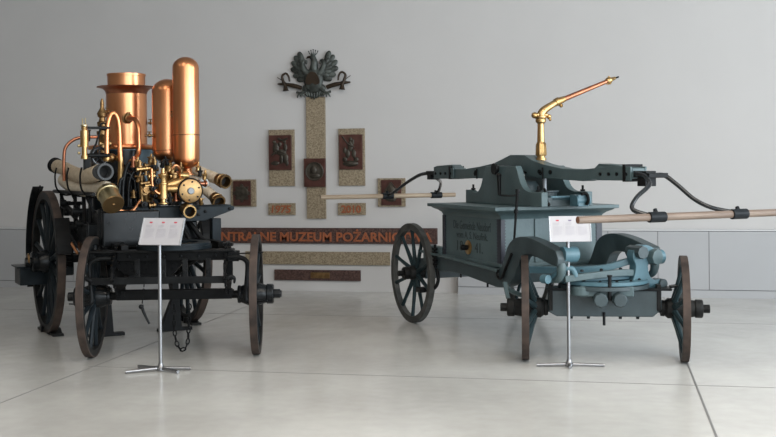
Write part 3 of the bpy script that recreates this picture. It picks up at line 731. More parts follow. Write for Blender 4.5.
# front cross frame
b = MB(FA); b.span((-.66, -.18, .775), (.49, -.10, .85)); b.span((-.66, -.24, .845), (.49, -.08, .862)); b.span((-.72, -.20, .765), (-.60, -.08, .855)); b.span((.44, -.20, .765), (.53, -.08, .845)); b.build('front_cross_beam', IRON, LT, .005)
b = MB(FA)
for k in range(9): b.lathe([(0, .014), (.008, .012), (.012, .004)], (-.60+k*.135, -.182, .812), (0, -1, 0), 8)
b.split('rivet', IRON_G, LT)
b = MB(FA); b.span((-.60, -.30, .605), (.42, -.27, .66)); b.tube([(.42, -.285, .63), (.47, -.285, .655), (.50, -.285, .64), (.50, -.285, .60)], [.022, .018, .014, .008], 8, smooth=4)
b.tube([(-.60, -.285, .63), (-.645, -.285, .655), (-.68, -.285, .64), (-.68, -.285, .60)], [.022, .018, .014, .008], 8, smooth=4); b.build('drawbar', IRON_G, LT, .004)
b = MB(FA); b.lathe([(0, .17), (0, .30), (.028, .30), (.028, .17), (0, .17)], (0, -.0, .862), (0, 0, 1), 40, False); b.lathe([(.028, .19), (.05, .19), (.05, .29), (.028, .29)], (0, 0, .862), (0, 0, 1), 40, False); b.build('turntable', BLUEBLK, LT, .002)
for x in (-.25, -.05, .12, .30):
    b = MB(FA); b.span((x-.02, -.295, .64), (x+.02, -.265, .80)); b.lathe([(0, .016), (.012, .012)], (x, -.30, .70), (0, -1, 0), 8); b.build('hanger', IRON_G, LT, .003)
b = MB(FA); b.prism([(-.50, .775), (.10, .775), (.0, .66), (-.38, .66)], -.10, .05, 'y'); b.build('foot_well', IRON, LT, .005)
b = MB(FA)
for k in range(20): b.lathe([(0, .008), (.006, .004)], (-.42+(k % 10)*.052, -.102, .70+.045*(k//10)), (0, -1, 0), 6)
b.split('foot_well_rivet', IRON_G, LT)
# curved side steps that wrap the front wheels
for s, x in ((-1, -.585), (1, .555)):
    b = MB(FA); e = s*.0
    b.tube([(x-s*.12, -.20, .80), (x-s*.03, -.21, .80), (x+s*.035, -.22, .77), (x+s*.045, -.22, .70), (x+s*.03, -.22, .50), (x+s*.04, -.22, .455), (x+s*.09, -.22, .44)], .019, 10, smooth=5)
    b.build('step_bar', IRON_G, LT)
    b = MB(FA); b.cyl((x-s*.15, -.19, .82), (x+s*.17, -.20, .835), .006, n=6); b.cyl((x+s*.04, -.22, .445), (x+s*.20, -.24, .455), .006, n=6); b.build('step_wire', IRON_G, LT)
# main frame rails, gusset plates
for x in (-.40, .40):
    b = MB(); b.span((x-.03, .0, .80), (x+.03, 2.15, .90)); b.build('frame_rail', IRON, LT, .005)
b = MB(); b.span((-.40, .55, .82), (.40, .62, .88)); b.span((-.40, 2.0, .82), (.40, 2.1, .88)); b.span((-.40, 1.05, .82), (.40, 1.12, .88)); b.split('frame_crossbar', IRON, LT, .004)
b = MB(); b.prism([(-.22, 1.185), (.56, 1.185), (.685, 1.172), (.685, 1.14), (.42, 1.05), (-.22, 1.05)], .48, .52, 'y'); b.span((-.22, .48, 1.165), (.66, .62, 1.185)); b.build('pump_bed_plate', BLUEBLK, LT, .005)
b = MB()
for x, z in ((.30, 1.14), (.36, 1.105), (.36, 1.16), (.42, 1.13), (.20, 1.10), (.64, 1.15)): b.lathe([(0, .014), (.012, .012), (.016, .004)], (x, .479, z), (0, -1, 0), 8)
b.split('bed_plate_bolt', IRON_G, LT)
b = MB(); b.span((.47, .44, .84), (.55, .52, 1.07)); b.span((.45, .42, .83), (.57, .54, .87)); b.build('side_post', BLUEBLK, LT, .005)
b = MB()
for (p, q) in (((.30, .6, 1.06), (.42, .5, .86)), ((.22, .6, 1.06), (.30, .5, .86)), ((.12, .7, 1.06), (.18, .6, .85)), ((.30, .9, .80), (.55, 1.5, .55)), ((.40, .3, .82), (.32, 1.0, .56))): b.cyl(p, q, .022, n=10)
b.split('strut', IRON, LT)
# black front housing under the pump
b = MB(); b.span((-.56, .62, .80), (.40, 1.0, 1.05)); b.span((-.50, .32, .86), (-.02, .70, 1.16)); b.build('water_tank', BLKPAINT, LT, .02)
b = MB(); b.lathe([(0, .065), (.34, .065)], (-.45, .42, .84), (0, 0, 1), 24); b.build('tank_column', BLKPAINT, LT, .01)
b = MB()
b.lathe([(0, .24), (.02, .31), (.70, .31), (.71, .325), (.75, .325), (.76, .29), (.76, 0)], (0, 1.50, .62), (0, 0, 1), 44); b.build('firebox', BLUEBLK, LT)
b = MB(); b.span((-.30, .98, .50), (.30, 1.75, .63)); b.build('ash_pan', IRON, LT, .01)
# boiler with copper crown
b = MB(); b.lathe([(0, .29), (.02, .300), (.32, .300)], (-.01, 1.50, 1.36), (0, 0, 1), 48); lab(b.build('boiler', BOILERB, LT), 'blue-black boiler drum')
b = MB(); b.lathe([(0, .285), (.003, .322), (.018, .328), (.034, .322), (.042, .30), (.052, .20)], (-.02, 1.50, 1.682), (0, 0, 1), 56); b.build('boiler_crown', COPPER, LT)
b = MB(); arc = [(-.01+.312*math.cos(R(a)), 1.50+.312*math.sin(R(a))) for a in range(-200, -80, 6)] + [(-.01+.30*math.cos(R(a)), 1.50+.30*math.sin(R(a))) for a in range(-80, -201, -6)]
b.prism(arc, 1.38, 1.675, 'z'); b.build('lagging_plate', BLKPAINT, LT)
b = MB(); b.lathe([(0, .186), (.50, .186)], (.008, 1.50, 1.70), (0, 0, 1), 56); ch = b.build('chimney', COPPER, LT)
b = MB(); b.lathe([(0, .186), (.03, .196), (.052, .222), (.062, .268), (.066, .270), (.070, .266), (.066, .20), (.066, .16)], (.008, 1.50, 2.198), (0, 0, 1), 64, False); lab(b.build('chimney_brim', COPPER_D, ch), 'wide flared copper brim')
b = MB(); b.lathe([(0, .172), (.100, .172), (.102, .177), (.122, .177), (.124, .172), (.124, .163), (.02, .163)], (.008, 1.50, 2.262), (0, 0, 1), 56, False); b.build('chimney_collar', COPPER, ch)
# air vessels
def vessel(x, y, z0, z1, r, seam):
    H = z1-z0; prof = [(0, .03), (.005, .045)]
    for k in range(1, 9):
        a = k/8*PI/2; prof.append((.010+.085*(1-math.cos(a)), .045+(r-.045)*math.sin(a)))
    prof.append((seam-z0-.006, r)); prof += [(seam-z0-.005, r-.006), (seam-z0+.001, r-.006), (seam-z0+.002, r+.002), (seam-z0+.010, r+.002), (seam-z0+.012, r)]
    for k in range(0, 10):
        a = k/9*PI/2; prof.append((H-r*.85+r*.85*math.sin(a), r*math.cos(a) if k < 9 else 0))
    b = MB(); b.lathe(prof, (x, y, z0), (0, 0, 1), 48)
    return b.build('air_vessel', COPPER, LT)
v1 = vessel(.326, .70, 1.500, 2.482, .115, 1.795); lab(v1, 'taller front copper tank with rounded ends')
v2 = vessel(.250, 1.0, 1.555, 2.309, .138, 1.66); lab(v2, 'shorter copper tank behind the tall one')
for x, y, z, r in ((.326, .70, 1.797, .1155), (.250, 1.0, 1.668, .1385)):
    b = MB(); b.torus((x, y, z), (0, 0, 1), r-.0005, .003, 44, 6); lab(b.build('tank_seam', IRON, LT), 'thin dark seam round a copper tank')
b = MB(); b.lathe([(0, .055), (.012, .055), (.014, .040), (.06, .038), (.08, .045)], (.335, .70, 1.445), (0, 0, 1), 20); b.build('vessel_neck', COPPER, LT)
b = MB(); b.lathe([(0, .055), (.012, .055), (.014, .036), (.10, .034), (.12, .045)], (.25, 1.0, 1.46), (0, 0, 1), 20); b.build('vessel_neck', BRASS, LT)
def tap(p, d, L=.07, m=BRASS_D, nm='tap'):
    p = Vector(p); d = Vector(d).normalized(); b = MB()
    b.lathe([(0, .012), (L*.3, .009), (L*.35, .018), (L*.6, .018), (L*.65, .008), (L, .010)], p, d, 10)
    b.cyl(p+d*L*.5, p+d*L*.5+Vector((0, 0, .03)), .006, n=6); b.cyl(p+d*L*.5+Vector((-.02, 0, .032)), p+d*L*.5+Vector((.02, 0, .032)), .005, n=6)
    return b.build(nm, m, LT)
tap((.25, .865, 1.975), (.0, -1, 0), .06); tap((.12, 1.0, 1.80), (-1, 0, 0), .08); tap((.19, 1.44, 1.93), (1, -.1, 0), .05)
tap((-.17, 1.38, 2.02), (-1, -.4, .2), .07)
# copper pipes
def pipe(nm, pts, r, m=COPPER, n=12, k=7): 
    b = MB(); b.tube(pts, r, n, smooth=k); return b.build(nm, m, LT)
pipe('steam_pipe', [(-.345, .80, 1.60), (-.345, .80, 1.72), (-.340, .80, 1.86), (-.318, .80, 1.95), (-.286, .80, 1.985), (-.255, .80, 1.95), (-.238, .80, 1.86), (-.232, .80, 1.66), (-.226, .80, 1.52), (-.224, .80, 1.38)], .022)
pipe('steam_pipe', [(-.03, 1.32, 1.965), (-.03, 1.24, 1.965), (-.01, 1.13, 1.945), (.0, 1.07, 1.88), (.0, 1.05, 1.76), (-.005, 1.04, 1.66), (-.04, 1.00, 1.60), (-.10, .95, 1.565)], .022)
pipe('feed_pipe', [(-.565, 1.50, 1.40), (-.565, 1.50, 1.60), (-.55, 1.50, 1.70), (-.49, 1.50, 1.765), (-.40, 1.50, 1.795), (-.20, 1.50, 1.80)], .015, COPPER_D)
b = MB(); b.lathe([(0, .05), (.02, .05), (.025, .04), (.05, .03)], (-.03, 1.335, 1.965), (0, -1, 0), 16); b.lathe([(0, .018), (.03, .018)], (-.03, 1.29, 1.99), (0, 0, 1), 8); b.build('pipe_flange', BRASS_D, LT)
b = MB(); b.lathe([(0, .028), (.02, .034), (.04, .028), (.05, .026)], (-.345, .80, 1.57), (0, 0, 1), 10); b.lathe([(0, .028), (.02, .034), (.04, .028)], (-.224, .80, 1.36), (0, 0, 1), 10)
b.lathe([(0, .03), (.25, .022)], (-.226, .80, 1.36), (0, 0, 1), 12); b.build('pipe_union', BRASS, LT)
pipe('drain_pipe', [(-.63, 1.22, .98), (-.60, 1.10, .88), (-.56, .98, .78)], .014)
# valve column left of the chimney
b = MB(); b.lathe([(0, .05), (.01, .05), (.015, .028), (.05, .028), (.055, .042), (.09, .046), (.10, .03), (.13, .026), (.14, .04), (.17, .045), (.20, .028), (.22, .016), (.26, .018), (.30, .008)], (-.30, 1.15, 1.83), (0, 0, 1), 16); b.build('safety_valve', BRASS_D, LT)
b = MB(); b.lathe([(0, .045), (.03, .045), (.03, .03), (.10, .034), (.16, .03), (.16, .05), (.18, .05)], (-.30, 1.15, 1.65), (0, 0, 1), 16); b.cyl((-.33, 1.15, 1.73), (-.23, 1.15, 1.73), .035, n=14); b.ball((-.28, 1.12, 1.77), .045, 12); b.build('valve_body', BRASS_D, LT)
# water gauge / lubricator column at far left with levers
b = MB(); b.lathe([(0, .030), (.03, .030), (.03, .022), (.10, .022), (.10, .034), (.24, .034), (.24, .020), (.27, .026), (.28, .014)], (-.555, .70, 1.59), (0, 0, 1), 14); b.build('lubricator', BRASS, LT)
b = MB(); b.lathe([(0, .022), (.09, .022), (.09, .03), (.10, .03)], (-.515, .76, 1.74), (0, 0, 1), 12); b.span((-.56, .74, 1.845), (-.33, .80, 1.865)); b.tube([(-.50, .76, 1.62), (-.44, .78, 1.72), (-.39, .80, 1.87)], .009, 8); b.torus((-.37, .80, 1.87), (0, 1, 0), .028, .009, 18, 6)
b.span((-.55, .72, 1.46), (-.50, .78, 1.60)); b.cyl((-.52, .75, 1.62), (-.33, .78, 1.62), .018, n=10); b.build('lever_rack', IRON, LT, .002)
b = MB(); b.cyl((-.57, .70, 1.87), (-.57, .70, 1.93), .005, n=6); b.cyl((-.545, .70, 1.87), (-.545, .70, 1.935), .005, n=6); b.lathe([(0, .028), (.012, .028)], (-.557, .70, 1.865), (0, 0, 1), 12); b.ball((-.60, .70, 1.70), .014, 8); b.ball((-.60, .70, 1.64), .014, 8); b.build('drip_cups', BRASS_P, LT)
# handwheel
b = MB(); c = Vector((-.395, .85, 1.615)); ax = Vector((.25, -1, 0)).normalized(); _, a_, b_ = MB.frame(ax)
b.torus(c, ax, .072, .013, 28, 8)
for k in range(5):
    t_ = 2*PI*k/5+.3; b.cyl(c, c+(a_*math.cos(t_)+b_*math.sin(t_))*.072, .009, n=8)
b.lathe([(-.02, .022), (.02, .02)], c, ax, 12); b.cyl(c, c-ax*.15, .014, n=8); b.build('handwheel', mat('handwheel_enamel', (.02, .022, .025), .25), LT)
b = MB(); b.ball((-.29, .86, 1.60), .04, 12); b.cyl((-.37, .86, 1.60), (-.22, .86, 1.60), .022, n=12); b.ball((-.235, .84, 1.60), .034, 12); b.build('throttle_valve', BRASS_D, LT)
# black looped cables
for dx, z1, r in ((0, 1.555, .018), (.05, 1.50, .016), (-.03, 1.47, .015)):
    pipe('looped_cable', [(-.235+dx, .72, 1.18), (-.225+dx, .72, 1.38), (-.195+dx, .72, z1-.04), (-.155+dx, .72, z1), (-.115+dx, .72, z1-.05), (-.095+dx, .72, 1.38), (-.085+dx, .72, 1.18)], r, BLKPAINT, 10)
b = MB(); b.lathe([(0, .09), (.30, .085), (.36, .05)], (-.15, .84, 1.18), (0, 0, 1), 24); b.build('pump_housing', BLKPAINT, LT)
# brass pump group
b = MB(); c = (.262, .40, 1.312)
b.lathe([(0, .100), (.014, .100), (.018, .094), (.018, .0)], c, (0, -1, 0), 40); lab(b.build('pump_cover', COVER, LT), 'round polished brass cover disc')
b = MB(); b.lathe([(0, .108), (.03, .108), (.03, .085), (.24, .085), (.26, .10)], (.262, .412, 1.312), (0, 1, 0), 36); b.build('pump_barrel', BRASS_D, LT)
b = MB(); b.torus((.262, .396, 1.312), (0, 1, 0), .104, .008, 40, 8); lab(b.build('cover_gasket', IRON, LT), 'dark ring round the brass cover')
b = MB(); b.lathe([(0, .030), (.012, .030), (.018, .024), (.018, 0)], (.262, .384, 1.312), (0, -1, 0), 18); b.build('cover_nut', STEEL, LT)
b = MB()
for k in range(6):
    t_ = k*PI/3+.35; b.lathe([(0, .009), (.006, .007)], (.262+.078*math.cos(t_), .382, 1.312+.078*math.sin(t_)), (0, -1, 0), 8)
b.split('cover_bolt', IRON_G, LT)
b = MB(); b.lathe([(0, .045), (.02, .048), (.13, .048), (.14, .056), (.175, .056), (.175, .044), (.05, .044)], (.235, .47, 1.165), (-.05, -1, -.15), 28, False); b.build('outlet_ring', BRASS, LT)
b = MB(); b.lathe([(0, .044), (.002, 0)], (.23, .39, 1.153), (-.05, -1, -.15), 20); b.build('outlet_shade_disc', DARKHOLE, LT)
b = MB(); b.lathe([(0, .020), (.01, .045), (.02, .045), (.025, .022), (.05, .022), (.055, .040), (.17, .040), (.175, .044), (.19, .044), (.195, .034), (.24, .034), (.25, .040), (.262, .040), (.27, .018), (.31, .016)], (.042, .45, 1.195), (0, 0, 1), 24); b.build('pressure_cylinder', BRASS, LT)
b = MB(); b.cyl((.06, .47, 1.33), (.20, .44, 1.33), .034, n=18); b.lathe([(0, .034), (.16, .055)], (.08, .50, 1.36), (1, 0, .18), 18); b.cyl((.12, .56, 1.44), (.30, .60, 1.44), .04, n=16); b.build('cross_pipe', BRASS, LT)
b = MB(); b.lathe([(0, .05), (.02, .05), (.02, .036), (.12, .04), (.12, .052), (.14, .052)], (.17, .55, 1.33), (0, 0, 1), 20); b.span((.10, .58, 1.38), (.22, .66, 1.48)); b.build('valve_chest', BRASS_D, LT, .004)
b = MB(); b.cyl((-.09, .55, 1.50), (.02, .50, 1.50), .018, n=12); b.ball((-.095, .56, 1.50), .032, 12); b.ball((-.02, .52, 1.47), .026, 12); b.cyl((-.10, .60, 1.20), (-.10, .60, 1.45), .02, n=10); b.lathe([(0, .05), (.06, .06), (.09, .04)], (-.05, .62, 1.22), (0, 0, 1), 14); b.build('branch_pipe', BRASS_D, LT)
pipe('small_copper_pipe', [(-.05, .47, 1.50), (-.05, .46, 1.42), (-.045, .45, 1.35), (-.01, .44, 1.30), (.03, .44, 1.29)], .013)
pipe('small_copper_pipe', [(-.14, .50, 1.24), (-.20, .46, 1.17), (-.26, .44, 1.15), (-.36, .44, 1.17)], .012)
pipe('small_copper_pipe', [(.12, .45, 1.50), (.15, .44, 1.53), (.19, .46, 1.50), (.20, .50, 1.44)], .011)
random.seed(3)
for k, (x, y, z) in enumerate(((-.13, .62, 1.55), (.0, .60, 1.55), (.08, .62, 1.54), (.14, .52, 1.49), (.22, .52, 1.49), (.38, .50, 1.46), (.42, .50, 1.43), (-.06, .48, 1.58), (.17, .74, 1.56), (.40, .62, 1.50), (-.16, .50, 1.42), (.10, .44, 1.24), (.38, .46, 1.22))):
    b = MB()
    b.lathe([(0, .014), (.015, .020), (.03, .016), (.045, .022), (.055, .012), (.08+.02*random.random(), .007)], (x, y, z-.03), (random.uniform(-.3, .3), random.uniform(-.3, .1), 1), 10)
    b.cyl((x-.025, y, z+.02), (x+.025, y-.01, z+.02), .006, n=6)
    b.build('valve_fitting', (BRASS, BRASS_D, IRON_G)[k % 3], LT)
for k, (x, y, z) in enumerate(((-.02, .58, 1.42), (.09, .60, 1.40), (-.10, .52, 1.34), (.20, .56, 1.42), (-.06, .56, 1.30), (.02, .62, 1.32), (.12, .50, 1.25), (.36, .52, 1.40))):
    b = MB(); b.lathe([(0, .03), (.012, .034), (.02, .034), (.024, .02), (.07, .02), (.075, .03), (.09, .03)], (x, y, z-.03), ((0, 0, 1), (1, .2, 0), (0, -1, .2))[k % 3], 12); b.build('pipe_coupling', (BRASS_D, BRASS, BRASS_D, COPPER_D)[k % 4], LT)
b = MB(); b.lathe([(0, .045), (.05, .045), (.055, .036), (.055, 0)], (.440, .64, 1.375), (.15, -1, 0), 24); b.build('pressure_gauge', mat('gauge_face', (.42, .43, .40), .4), LT)
rr = random.Random(11)
for k in range(26):
    x, y, z = rr.uniform(-.17, .22), rr.uniform(.46, .66), rr.uniform(1.20, 1.56)
    d = [(0, 0, 1), (1, 0, .1), (.2, -1, 0)][k % 3]; r = rr.uniform(.010, .022); L = rr.uniform(.05, .12)
    b = MB(); b.lathe([(0, r*1.5), (.012, r*1.5), (.014, r), (L*.6, r), (L*.62, r*1.4), (L*.8, r*1.4), (L*.82, r*.7), (L, r*.7)], (x, y, z-.03), d, 10)
    b.build('pump_fitting', (BRASS_D, BRASS_D, IRON, COPPER_D, BRASS, IRON_G)[k % 6], LT)
# linkages and rack on the left between wheel and boiler
b = MB()
for (p, q) in (((-.56, 2.0, 1.30), (-.56, .35, 1.30)), ((-.44, 2.0, 1.30), (-.44, .35, 1.29)), ((-.50, 1.95, .88), (-.50, 1.95, 1.30)), ((-.50, 1.35, .88), (-.50, 1.35, 1.30)), ((-.50, .75, .88), (-.50, .75, 1.30)),
               ((-.56, 1.35, 1.20), (-.44, 1.35, 1.20)), ((-.50, 1.95, 1.22), (-.50, 1.30, 1.05)), ((-.48, 1.1, 1.28), (-.52, .85, .92)), ((-.56, 1.6, 1.02), (-.42, .95, 1.02)), ((-.46, 1.7, .85), (-.50, 1.2, 1.2))):
    b.cyl(p, q, .017, n=8)
b.split('rack_rod', IRON, LT)
b = MB()
for y in (.60, 1.13, 1.66): b.tube([(-.60, y, 1.52), (-.615, y, 1.44), (-.60, y, 1.33), (-.53, y, 1.27), (-.44, y, 1.28)], .008, 8, smooth=5)
for y in (.62, 1.15, 1.68): b.cyl((-.48, y, 1.1), (-.56, y+.02, 1.28), .012, n=8)
b.split('rack_hook', IRON, LT)
b = MB()
for k, (y, z) in enumerate(((1.35, 1.12), (1.18, 1.0), (1.5, 1.2), (1.0, 1.14), (1.6, .98), (.85, 1.04))): b.lathe([(0, .03), (.05, .03), (.05, .018), (.09, .018)], (-.60, y, z), (1, 0, 0), 12)
b.cyl((-.55, 1.60, 1.18), (-.55, 1.1, 1.10), .03, n=12); b.build('linkage', IRON_G, LT)
b = MB(); b.span((-.50, 1.05, .80), (-.38, 1.55, .96)); b.cyl((-.46, 1.15, .80), (-.46, 1.15, 1.16), .05, n=18); b.build('side_cylinder', BLKPAINT, LT, .005)
pipe('linkage_rod', [(-.58, 1.45, 1.05), (-.53, 1.2, .9), (-.50, .95, .75)], .02, IRON_G)
# brake shoe on the rear left tread, mudguard arc, step box
for s in (-1, 1):
    b = MB(); 
    for k in range(5):
        a = R(10+k*5.2); b.box((s*.655, 1.77-.685*math.cos(a)-.012, .685+.685*math.sin(a)), (.13, .06, .075), (-a, 0, 0))
    b.build('brake_shoe', IRON, LT, .004)
    b = MB(); pts = [(s*.69, 1.77+.73*math.cos(R(a)), .685+.73*math.sin(R(a))) for a in range(-26, 70, 6)]
    b.tube(pts, 0, rect=(.10, .012)); b.tube([(s*.67, p[1], p[2]) for p in pts], 0, rect=(.014, .035)); b.build('mudguard', BLKPAINT, LT)
b = MB(); b.span((-.90, 1.84, .44), (-.66, 2.14, .60)); b.span((-.93, 1.82, .60), (-.64, 2.16, .615)); b.span((-.7, 1.95, .5), (-.40, 2.05, .58)); b.build('rear_step_box', BLUEBLK, LT, .005)
b = MB(); b.span((-.46, 2.02, .5), (-.38, 2.10, .84)); b.span((.38, 2.02, .5), (.46, 2.10, .84)); b.split('rear_post', IRON, LT, .004)
# big hub caps with brass centres
b = MB(); b.lathe([(0, .055), (.012, .05), (.016, .0)], (-.835, 1.77, .685), (-1, 0, 0), 16); b.build('brass_hub_cap', BRASS_D, LT)
b = MB(FA); b.lathe([(0, .03), (.012, .025), (.016, .0)], (.845, 0, .482), (1, 0, 0), 14); b.build('hub_cap', IRON_G, LT)
# hanging chain and hook
def chain(nm, pts, lr=.020, wr=.0045, step=.03):
    P, _ = catmull([Vector(p) for p in pts], 12)
    out = [P[0]]
    for p in P:
        if (p-out[-1]).length >= step: out.append(p)
    b = MB()
    for i in range(len(out)-1):
        c = (out[i]+out[i+1])/2; d = (out[i+1]-out[i]).normalized()
        _, a, bb = MB.frame(d)
        if i % 2: a, bb = bb, a
        b.tube([c + d*lr*1.0*math.cos(2*PI*k/10) + a*lr*.55*math.sin(2*PI*k/10) for k in range(10)], wr, 5, closed=True)
    return b.build(nm, IRON, LT)
def fa(p): return tuple(FA @ Vector(p))
chain('hanging_chain', [fa((.03, -.25, .44)), fa((.03, -.25, .22)), fa((.06, -.25, .10)), fa((.10, -.25, .08)), fa((.13, -.25, .14)), fa((.14, -.25, .28)), fa((.15, -.25, .46))], .024, .0055, .036)
chain('hook_chain', [fa((-.18, -.25, .78)), fa((-.20, -.25, .62)), fa((-.22, -.25, .44))], .012, .003, .02)
b = MB(FA); b.tube([(-.22, -.25, .44), (-.215, -.25, .40), (-.19, -.25, .34), (-.165, -.25, .29)], [.012, .012, .010, .008], 8, smooth=4); b.ball((-.228, -.25, .425), .020, 8); b.build('chain_hook', IRON_G, LT)

# suction hoses on the engine: things of their own, resting in the rack
def hose(name, label, pts, r, m, grp):
    t = thing(name, label, 'hose', (-1.728, 8.667, 0), R(28), grp)
    P, _ = catmull([Vector(p) for p in pts], 12)
    b = MB(); n = len(P)
    b.tube(P, [r*(1+.03*math.sin(i*2.1)) for i in range(n)], 20); b.build('hose_sleeve', m, t)
    return t
def coupling(t, p, d, r, m, L=.09, hole=True, nm='coupling'):
    p, d = Vector(p), Vector(d).normalized()
    b = MB(); b.lathe([(-.03, r*.9), (0, r*1.02), (L*.25, r*1.02), (L*.3, r*1.12), (L*.45, r*1.12), (L*.5, r*1.0), (L*.8, r*1.0), (L*.82, r*1.14), (L, r*1.14), (L, r*.86), (L*.3, r*.80)], p, d, 30, False)
    _, a, bb = MB.frame(d)
    for k in range(4):
        q = p+d*L*.6+(a*math.cos(k*PI/2+.4)+bb*math.sin(k*PI/2+.4))*r*1.05; b.ball(q, .011, 8)
    o = b.build(nm, m, t)
    b = MB(); b.lathe([(0, r*.84), (.002, 0)], p+d*L*.35, d, 24); b.build('bore_shade_disc', DARKHOLE, o)
    return o
G = 'thick canvas suction hoses resting on the steam engine'
t = hose('suction_hose', 'upper beige canvas hose on the left rack, steel ring open towards the stands',
         [(-.48, 2.24, 1.535), (-.48, 1.95, 1.515), (-.48, 1.52, 1.47), (-.49, 1.1, 1.445), (-.51, .72, 1.45), (-.51, .36, 1.48)], .064, CANVAS, G)
coupling(t, (-.51, .36, 1.48), (.12, -1, .02), .060, RINGM, .14); coupling(t, (-.48, 2.24, 1.535), (-.3, 1, .25), .066, IRON_G, .06)
t = hose('suction_hose', 'lower beige canvas hose on the left rack, bending down to the brass drum',
         [(-.49, 1.88, 1.405), (-.49, 1.64, 1.365), (-.49, 1.3, 1.335), (-.48, .9, 1.325), (-.46, .60, 1.335), (-.45, .44, 1.345), (-.44, .38, 1.335)], .060, CANVAS_P, G)
t = thing('suction_strainer', 'brass drum with a flat round face hanging below the left hoses', 'strainer', (-1.728, 8.667, 0), R(28))
dd = Vector((.10, -.80, -.58)).normalized(); p0 = Vector((-.445, .40, 1.325))
b = MB(); b.lathe([(0, .072), (.015, .092), (.045, .092), (.05, .084), (.155, .084), (.16, .090), (.185, .090), (.185, .0)], p0, dd, 36); lab(b.build('drum', BRASS_P, t), 'pale brass drum with a beaded rim')
pc = p0+dd*.186
b = MB(); b.lathe([(0, .088), (.006, .086), (.006, 0)], pc, dd, 36); b.lathe([(.006, .014), (.014, .010), (.014, 0)], pc, dd, 12); b.build('face_plate', COVER, t)
t = hose('suction_hose', 'upper canvas hose on the right side of the engine, green-brass open end',
         [(.42, 1.42, 1.50), (.45, 1.2, 1.51), (.52, 1.05, 1.485), (.61, .93, 1.435), (.67, .83, 1.40)], .052, CANVAS, G)
coupling(t, (.67, .83, 1.40), (.30, -.9, -.20), .056, BRASS_D, .10)
t = hose('suction_hose', 'lower canvas hose on the right side of the engine, brass end above the bed plate',
         [(.40, 1.3, 1.42), (.45, 1.12, 1.41), (.52, .98, 1.36), (.59, .87, 1.28), (.62, .80, 1.235)], .047, CANVAS, G)
coupling(t, (.62, .80, 1.235), (.10, -.80, -.35), .054, BRASS_D, .09)

# wheel chocks
def chock(label, M, grp='black chocks under the rear engine wheels'):
    t = thing('wheel_chock', label, 'chock', M[0], M[1], grp)
    b = MB(); b.prism([(-.11, 0), (.11, 0), (.11, .022), (.03, .022), (-.02, .055), (-.11, .055)], -.05, .05, 'x'); b.build('wedge', WOODBLK, t, .004)
    b = MB(); b.span((-.06, -.13, 0), (.06, -.10, .05)); b.build('end_stop', IRON, t, .004)
L0 = Matrix.Translation((-1.728, 8.667, 0)) @ Rz(R(28))
chock('black chock in front of the left rear engine wheel', (L0 @ Vector((-.63, 1.60, 0)), R(28+180)))
chock('black chock behind the left rear engine wheel', (L0 @ Vector((-.66, 1.96, 0)), R(28)))
chock('black chock in front of the right rear engine wheel', (L0 @ Vector((.66, 1.60, 0)), R(28+180)))
chock('black chock behind the right rear engine wheel', (L0 @ Vector((.66, 1.96, 0)), R(28)))
# jack stands carrying the frame behind
for lbl, x in (('black sloping iron prop behind the left front wheel', -.25), ('black sloping iron prop near the right rear wheel', .38)):
    t = thing('frame_prop', lbl, 'prop', L0 @ Vector((x, 1.28, 0)), R(28), 'black props under the steam engine')
    b = MB(); b.prism([(-.16, 0), (.16, 0), (.16, .03), (.06, .03), (.03, .45), (-.03, .45), (-.03, .30), (-.14, .03), (-.16, .03)], -.035, .035, 'y'); b.build('stand', IRON, t, .004)

# ------------------------------------------------------------------ information stands
def stand(label, x, y, feet_ang, zc, w, h, tilt, yaw, icons, lens, px=0):
    t = thing('information_stand', label, 'sign stand', (x, y, 0), 0, 'chrome information stands in front of the vehicles')
    b = MB(); b.cyl((0, 0, .02), (0, 0, zc-h/2+.03), .0135, n=16); b.build('post', SIGNSTEEL, t)
    b = MB(); b.lathe([(0, .030), (.02, .030), (.03, .02), (.05, .017)], (0, 0, .008), (0, 0, 1), 18); b.build('base_hub', SIGNSTEEL, t)
    for a, L in zip(feet_ang, lens):
        d = Vector((math.cos(R(a)), math.sin(R(a)), 0)); b = MB(); b.cyl(d*.02+Vector((0, 0, .022)), d*L+Vector((0, 0, .016)), .0115, n=12); b.build('foot', SIGNSTEEL, t)
    M = Tm(px, -.012, zc) @ Rz(yaw) @ Matrix.Rotation(tilt, 4, 'X')
    o = MB().span((-w/2, -.006, -h/2), (w/2, .006, h/2)).build('sign_panel', PANELW, t, .001, M)
    e = MB(); e.span((-w/2-.006, -.010, -h/2), (-w/2, .010, h/2)); e.span((w/2, -.010, -h/2), (w/2+.006, .010, h/2)); e.split('panel_edge', PANELE, o)
    pr = MB(); rnd = random.Random(5)
    for c in range(3):
        cx = -w*.31+c*w*.31
        for k in range(14):
            if k == 3: continue
            ww = w*.235*(rnd.uniform(.9, 1) if k not in (2, 13) else .6)
            if k < 2: ww *= .7
            pr.span((cx-w*.118, -.0072, h*.22-k*h*.036), (cx-w*.118+ww, -.0060, h*.22-k*h*.036+h*.016))
    lab(pr.build('printed_text', PRINT, o), 'three columns of small grey text')
    for c in (0, 1):
        l = MB(); cx = -w*.155+c*w*.31; l.span((cx-.0006, -.0070, -h*.3), (cx+.0006, -.0060, h*.3)); l.build('column_line', PRINT, o)
    for c in range(3):
        cx = -w*.31+c*w*.31
        f = MB(); f.span((cx-.012, -.0072, h*.315), (cx+.012, -.0060, h*.355)); f.span((cx-.008, -.0072, h*.30), (cx+.008, -.0060, h*.315)); f.build('small_flag', icons[c], o)
stand('chrome stand with a tilted white text panel before the steam engine', -1.702, 7.985, (205, 5, 150, 320), 1.036, .322, .212, R(-24), R(-15), (PRED, PRED, PRED), (.26, .22, .22, .20), .022)
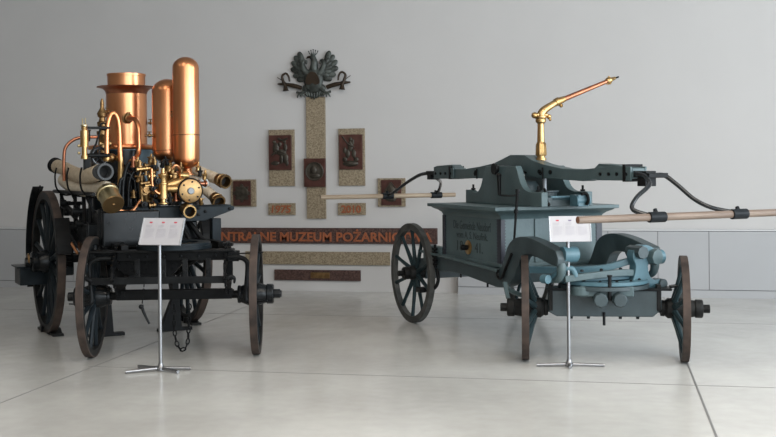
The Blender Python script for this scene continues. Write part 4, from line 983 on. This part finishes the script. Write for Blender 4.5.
stand('chrome stand with a white text panel before the blue-grey wagon', 1.334, 7.998, (176, -6, 265, 86), 1.028, .300, .192, R(-12), R(2), (PRED, PDARK, PDARK), (.24, .26, .10, .10), .014)

# ------------------------------------------------------------------ light
w = bpy.data.worlds.new('world'); SC.world = w; w.use_nodes = True
bg = w.node_tree.nodes['Background']; bg.inputs['Color'].default_value = (.85, .92, 1.0, 1); bg.inputs['Strength'].default_value = 1.0
def area(name, loc, rot, sx, sy, power, col, spread=180):
    l = bpy.data.lights.new(name, 'AREA'); l.shape = 'RECTANGLE'; l.size = sx; l.size_y = sy; l.energy = power; l.color = col; l.spread = R(spread)
    o = bpy.data.objects.new(name, l); COL.objects.link(o); o.matrix_world = WM @ Matrix.LocRotScale(Vector(loc), Euler(rot), None)
    return o
for i, (a, b_) in enumerate(ys):
    area('window_light', (9.5, (a+b_)/2, 2.7), (0, R(90), 0), 4.4, 3.6, (480, 520, 430)[i], (.82, .92, 1.0))
area('facade_daylight', (5.5, -16.6, 2.9), (R(90), 0, 0), 6.2, 4.8, 330, (.80, .92, 1.0))
for x in (-5, -1, 3, 7):
    area('ceiling_light', (x, -10.0, 5.9), (0, 0, 0), 1.2, 7.0, (40, 100, 240, 260)[(x+5)//4], (1.0, .90, .78))

# ------------------------------------------------------------------ camera
cam = bpy.data.cameras.new('camera'); co = bpy.data.objects.new('camera', cam); COL.objects.link(co)
cam.sensor_width = 36; cam.lens = 36*1075/776; cam.shift_y = -51.5/776; cam.clip_end = 100
co.location = (0, 0, 1.5)
co.matrix_world = Tm(0, 0, 1.5) @ Matrix.Rotation(.009, 4, 'Y') @ Matrix.Rotation(PI/2, 4, 'X')
SC.camera = co
# turn the whole place so that the walls run along the world axes
for o in list(bpy.data.objects):
    if o.parent is None:
        bpy.context.view_layer.update()
        break
TURN = Rz(-WA)
for o in list(bpy.data.objects):
    if o.parent is None: o.matrix_world = TURN @ o.matrix_world
SC.view_settings.view_transform = 'Standard'; SC.view_settings.look = 'None'; SC.view_settings.gamma = 1
SC.view_settings.use_curve_mapping = False
SC.view_settings.exposure = 0.08
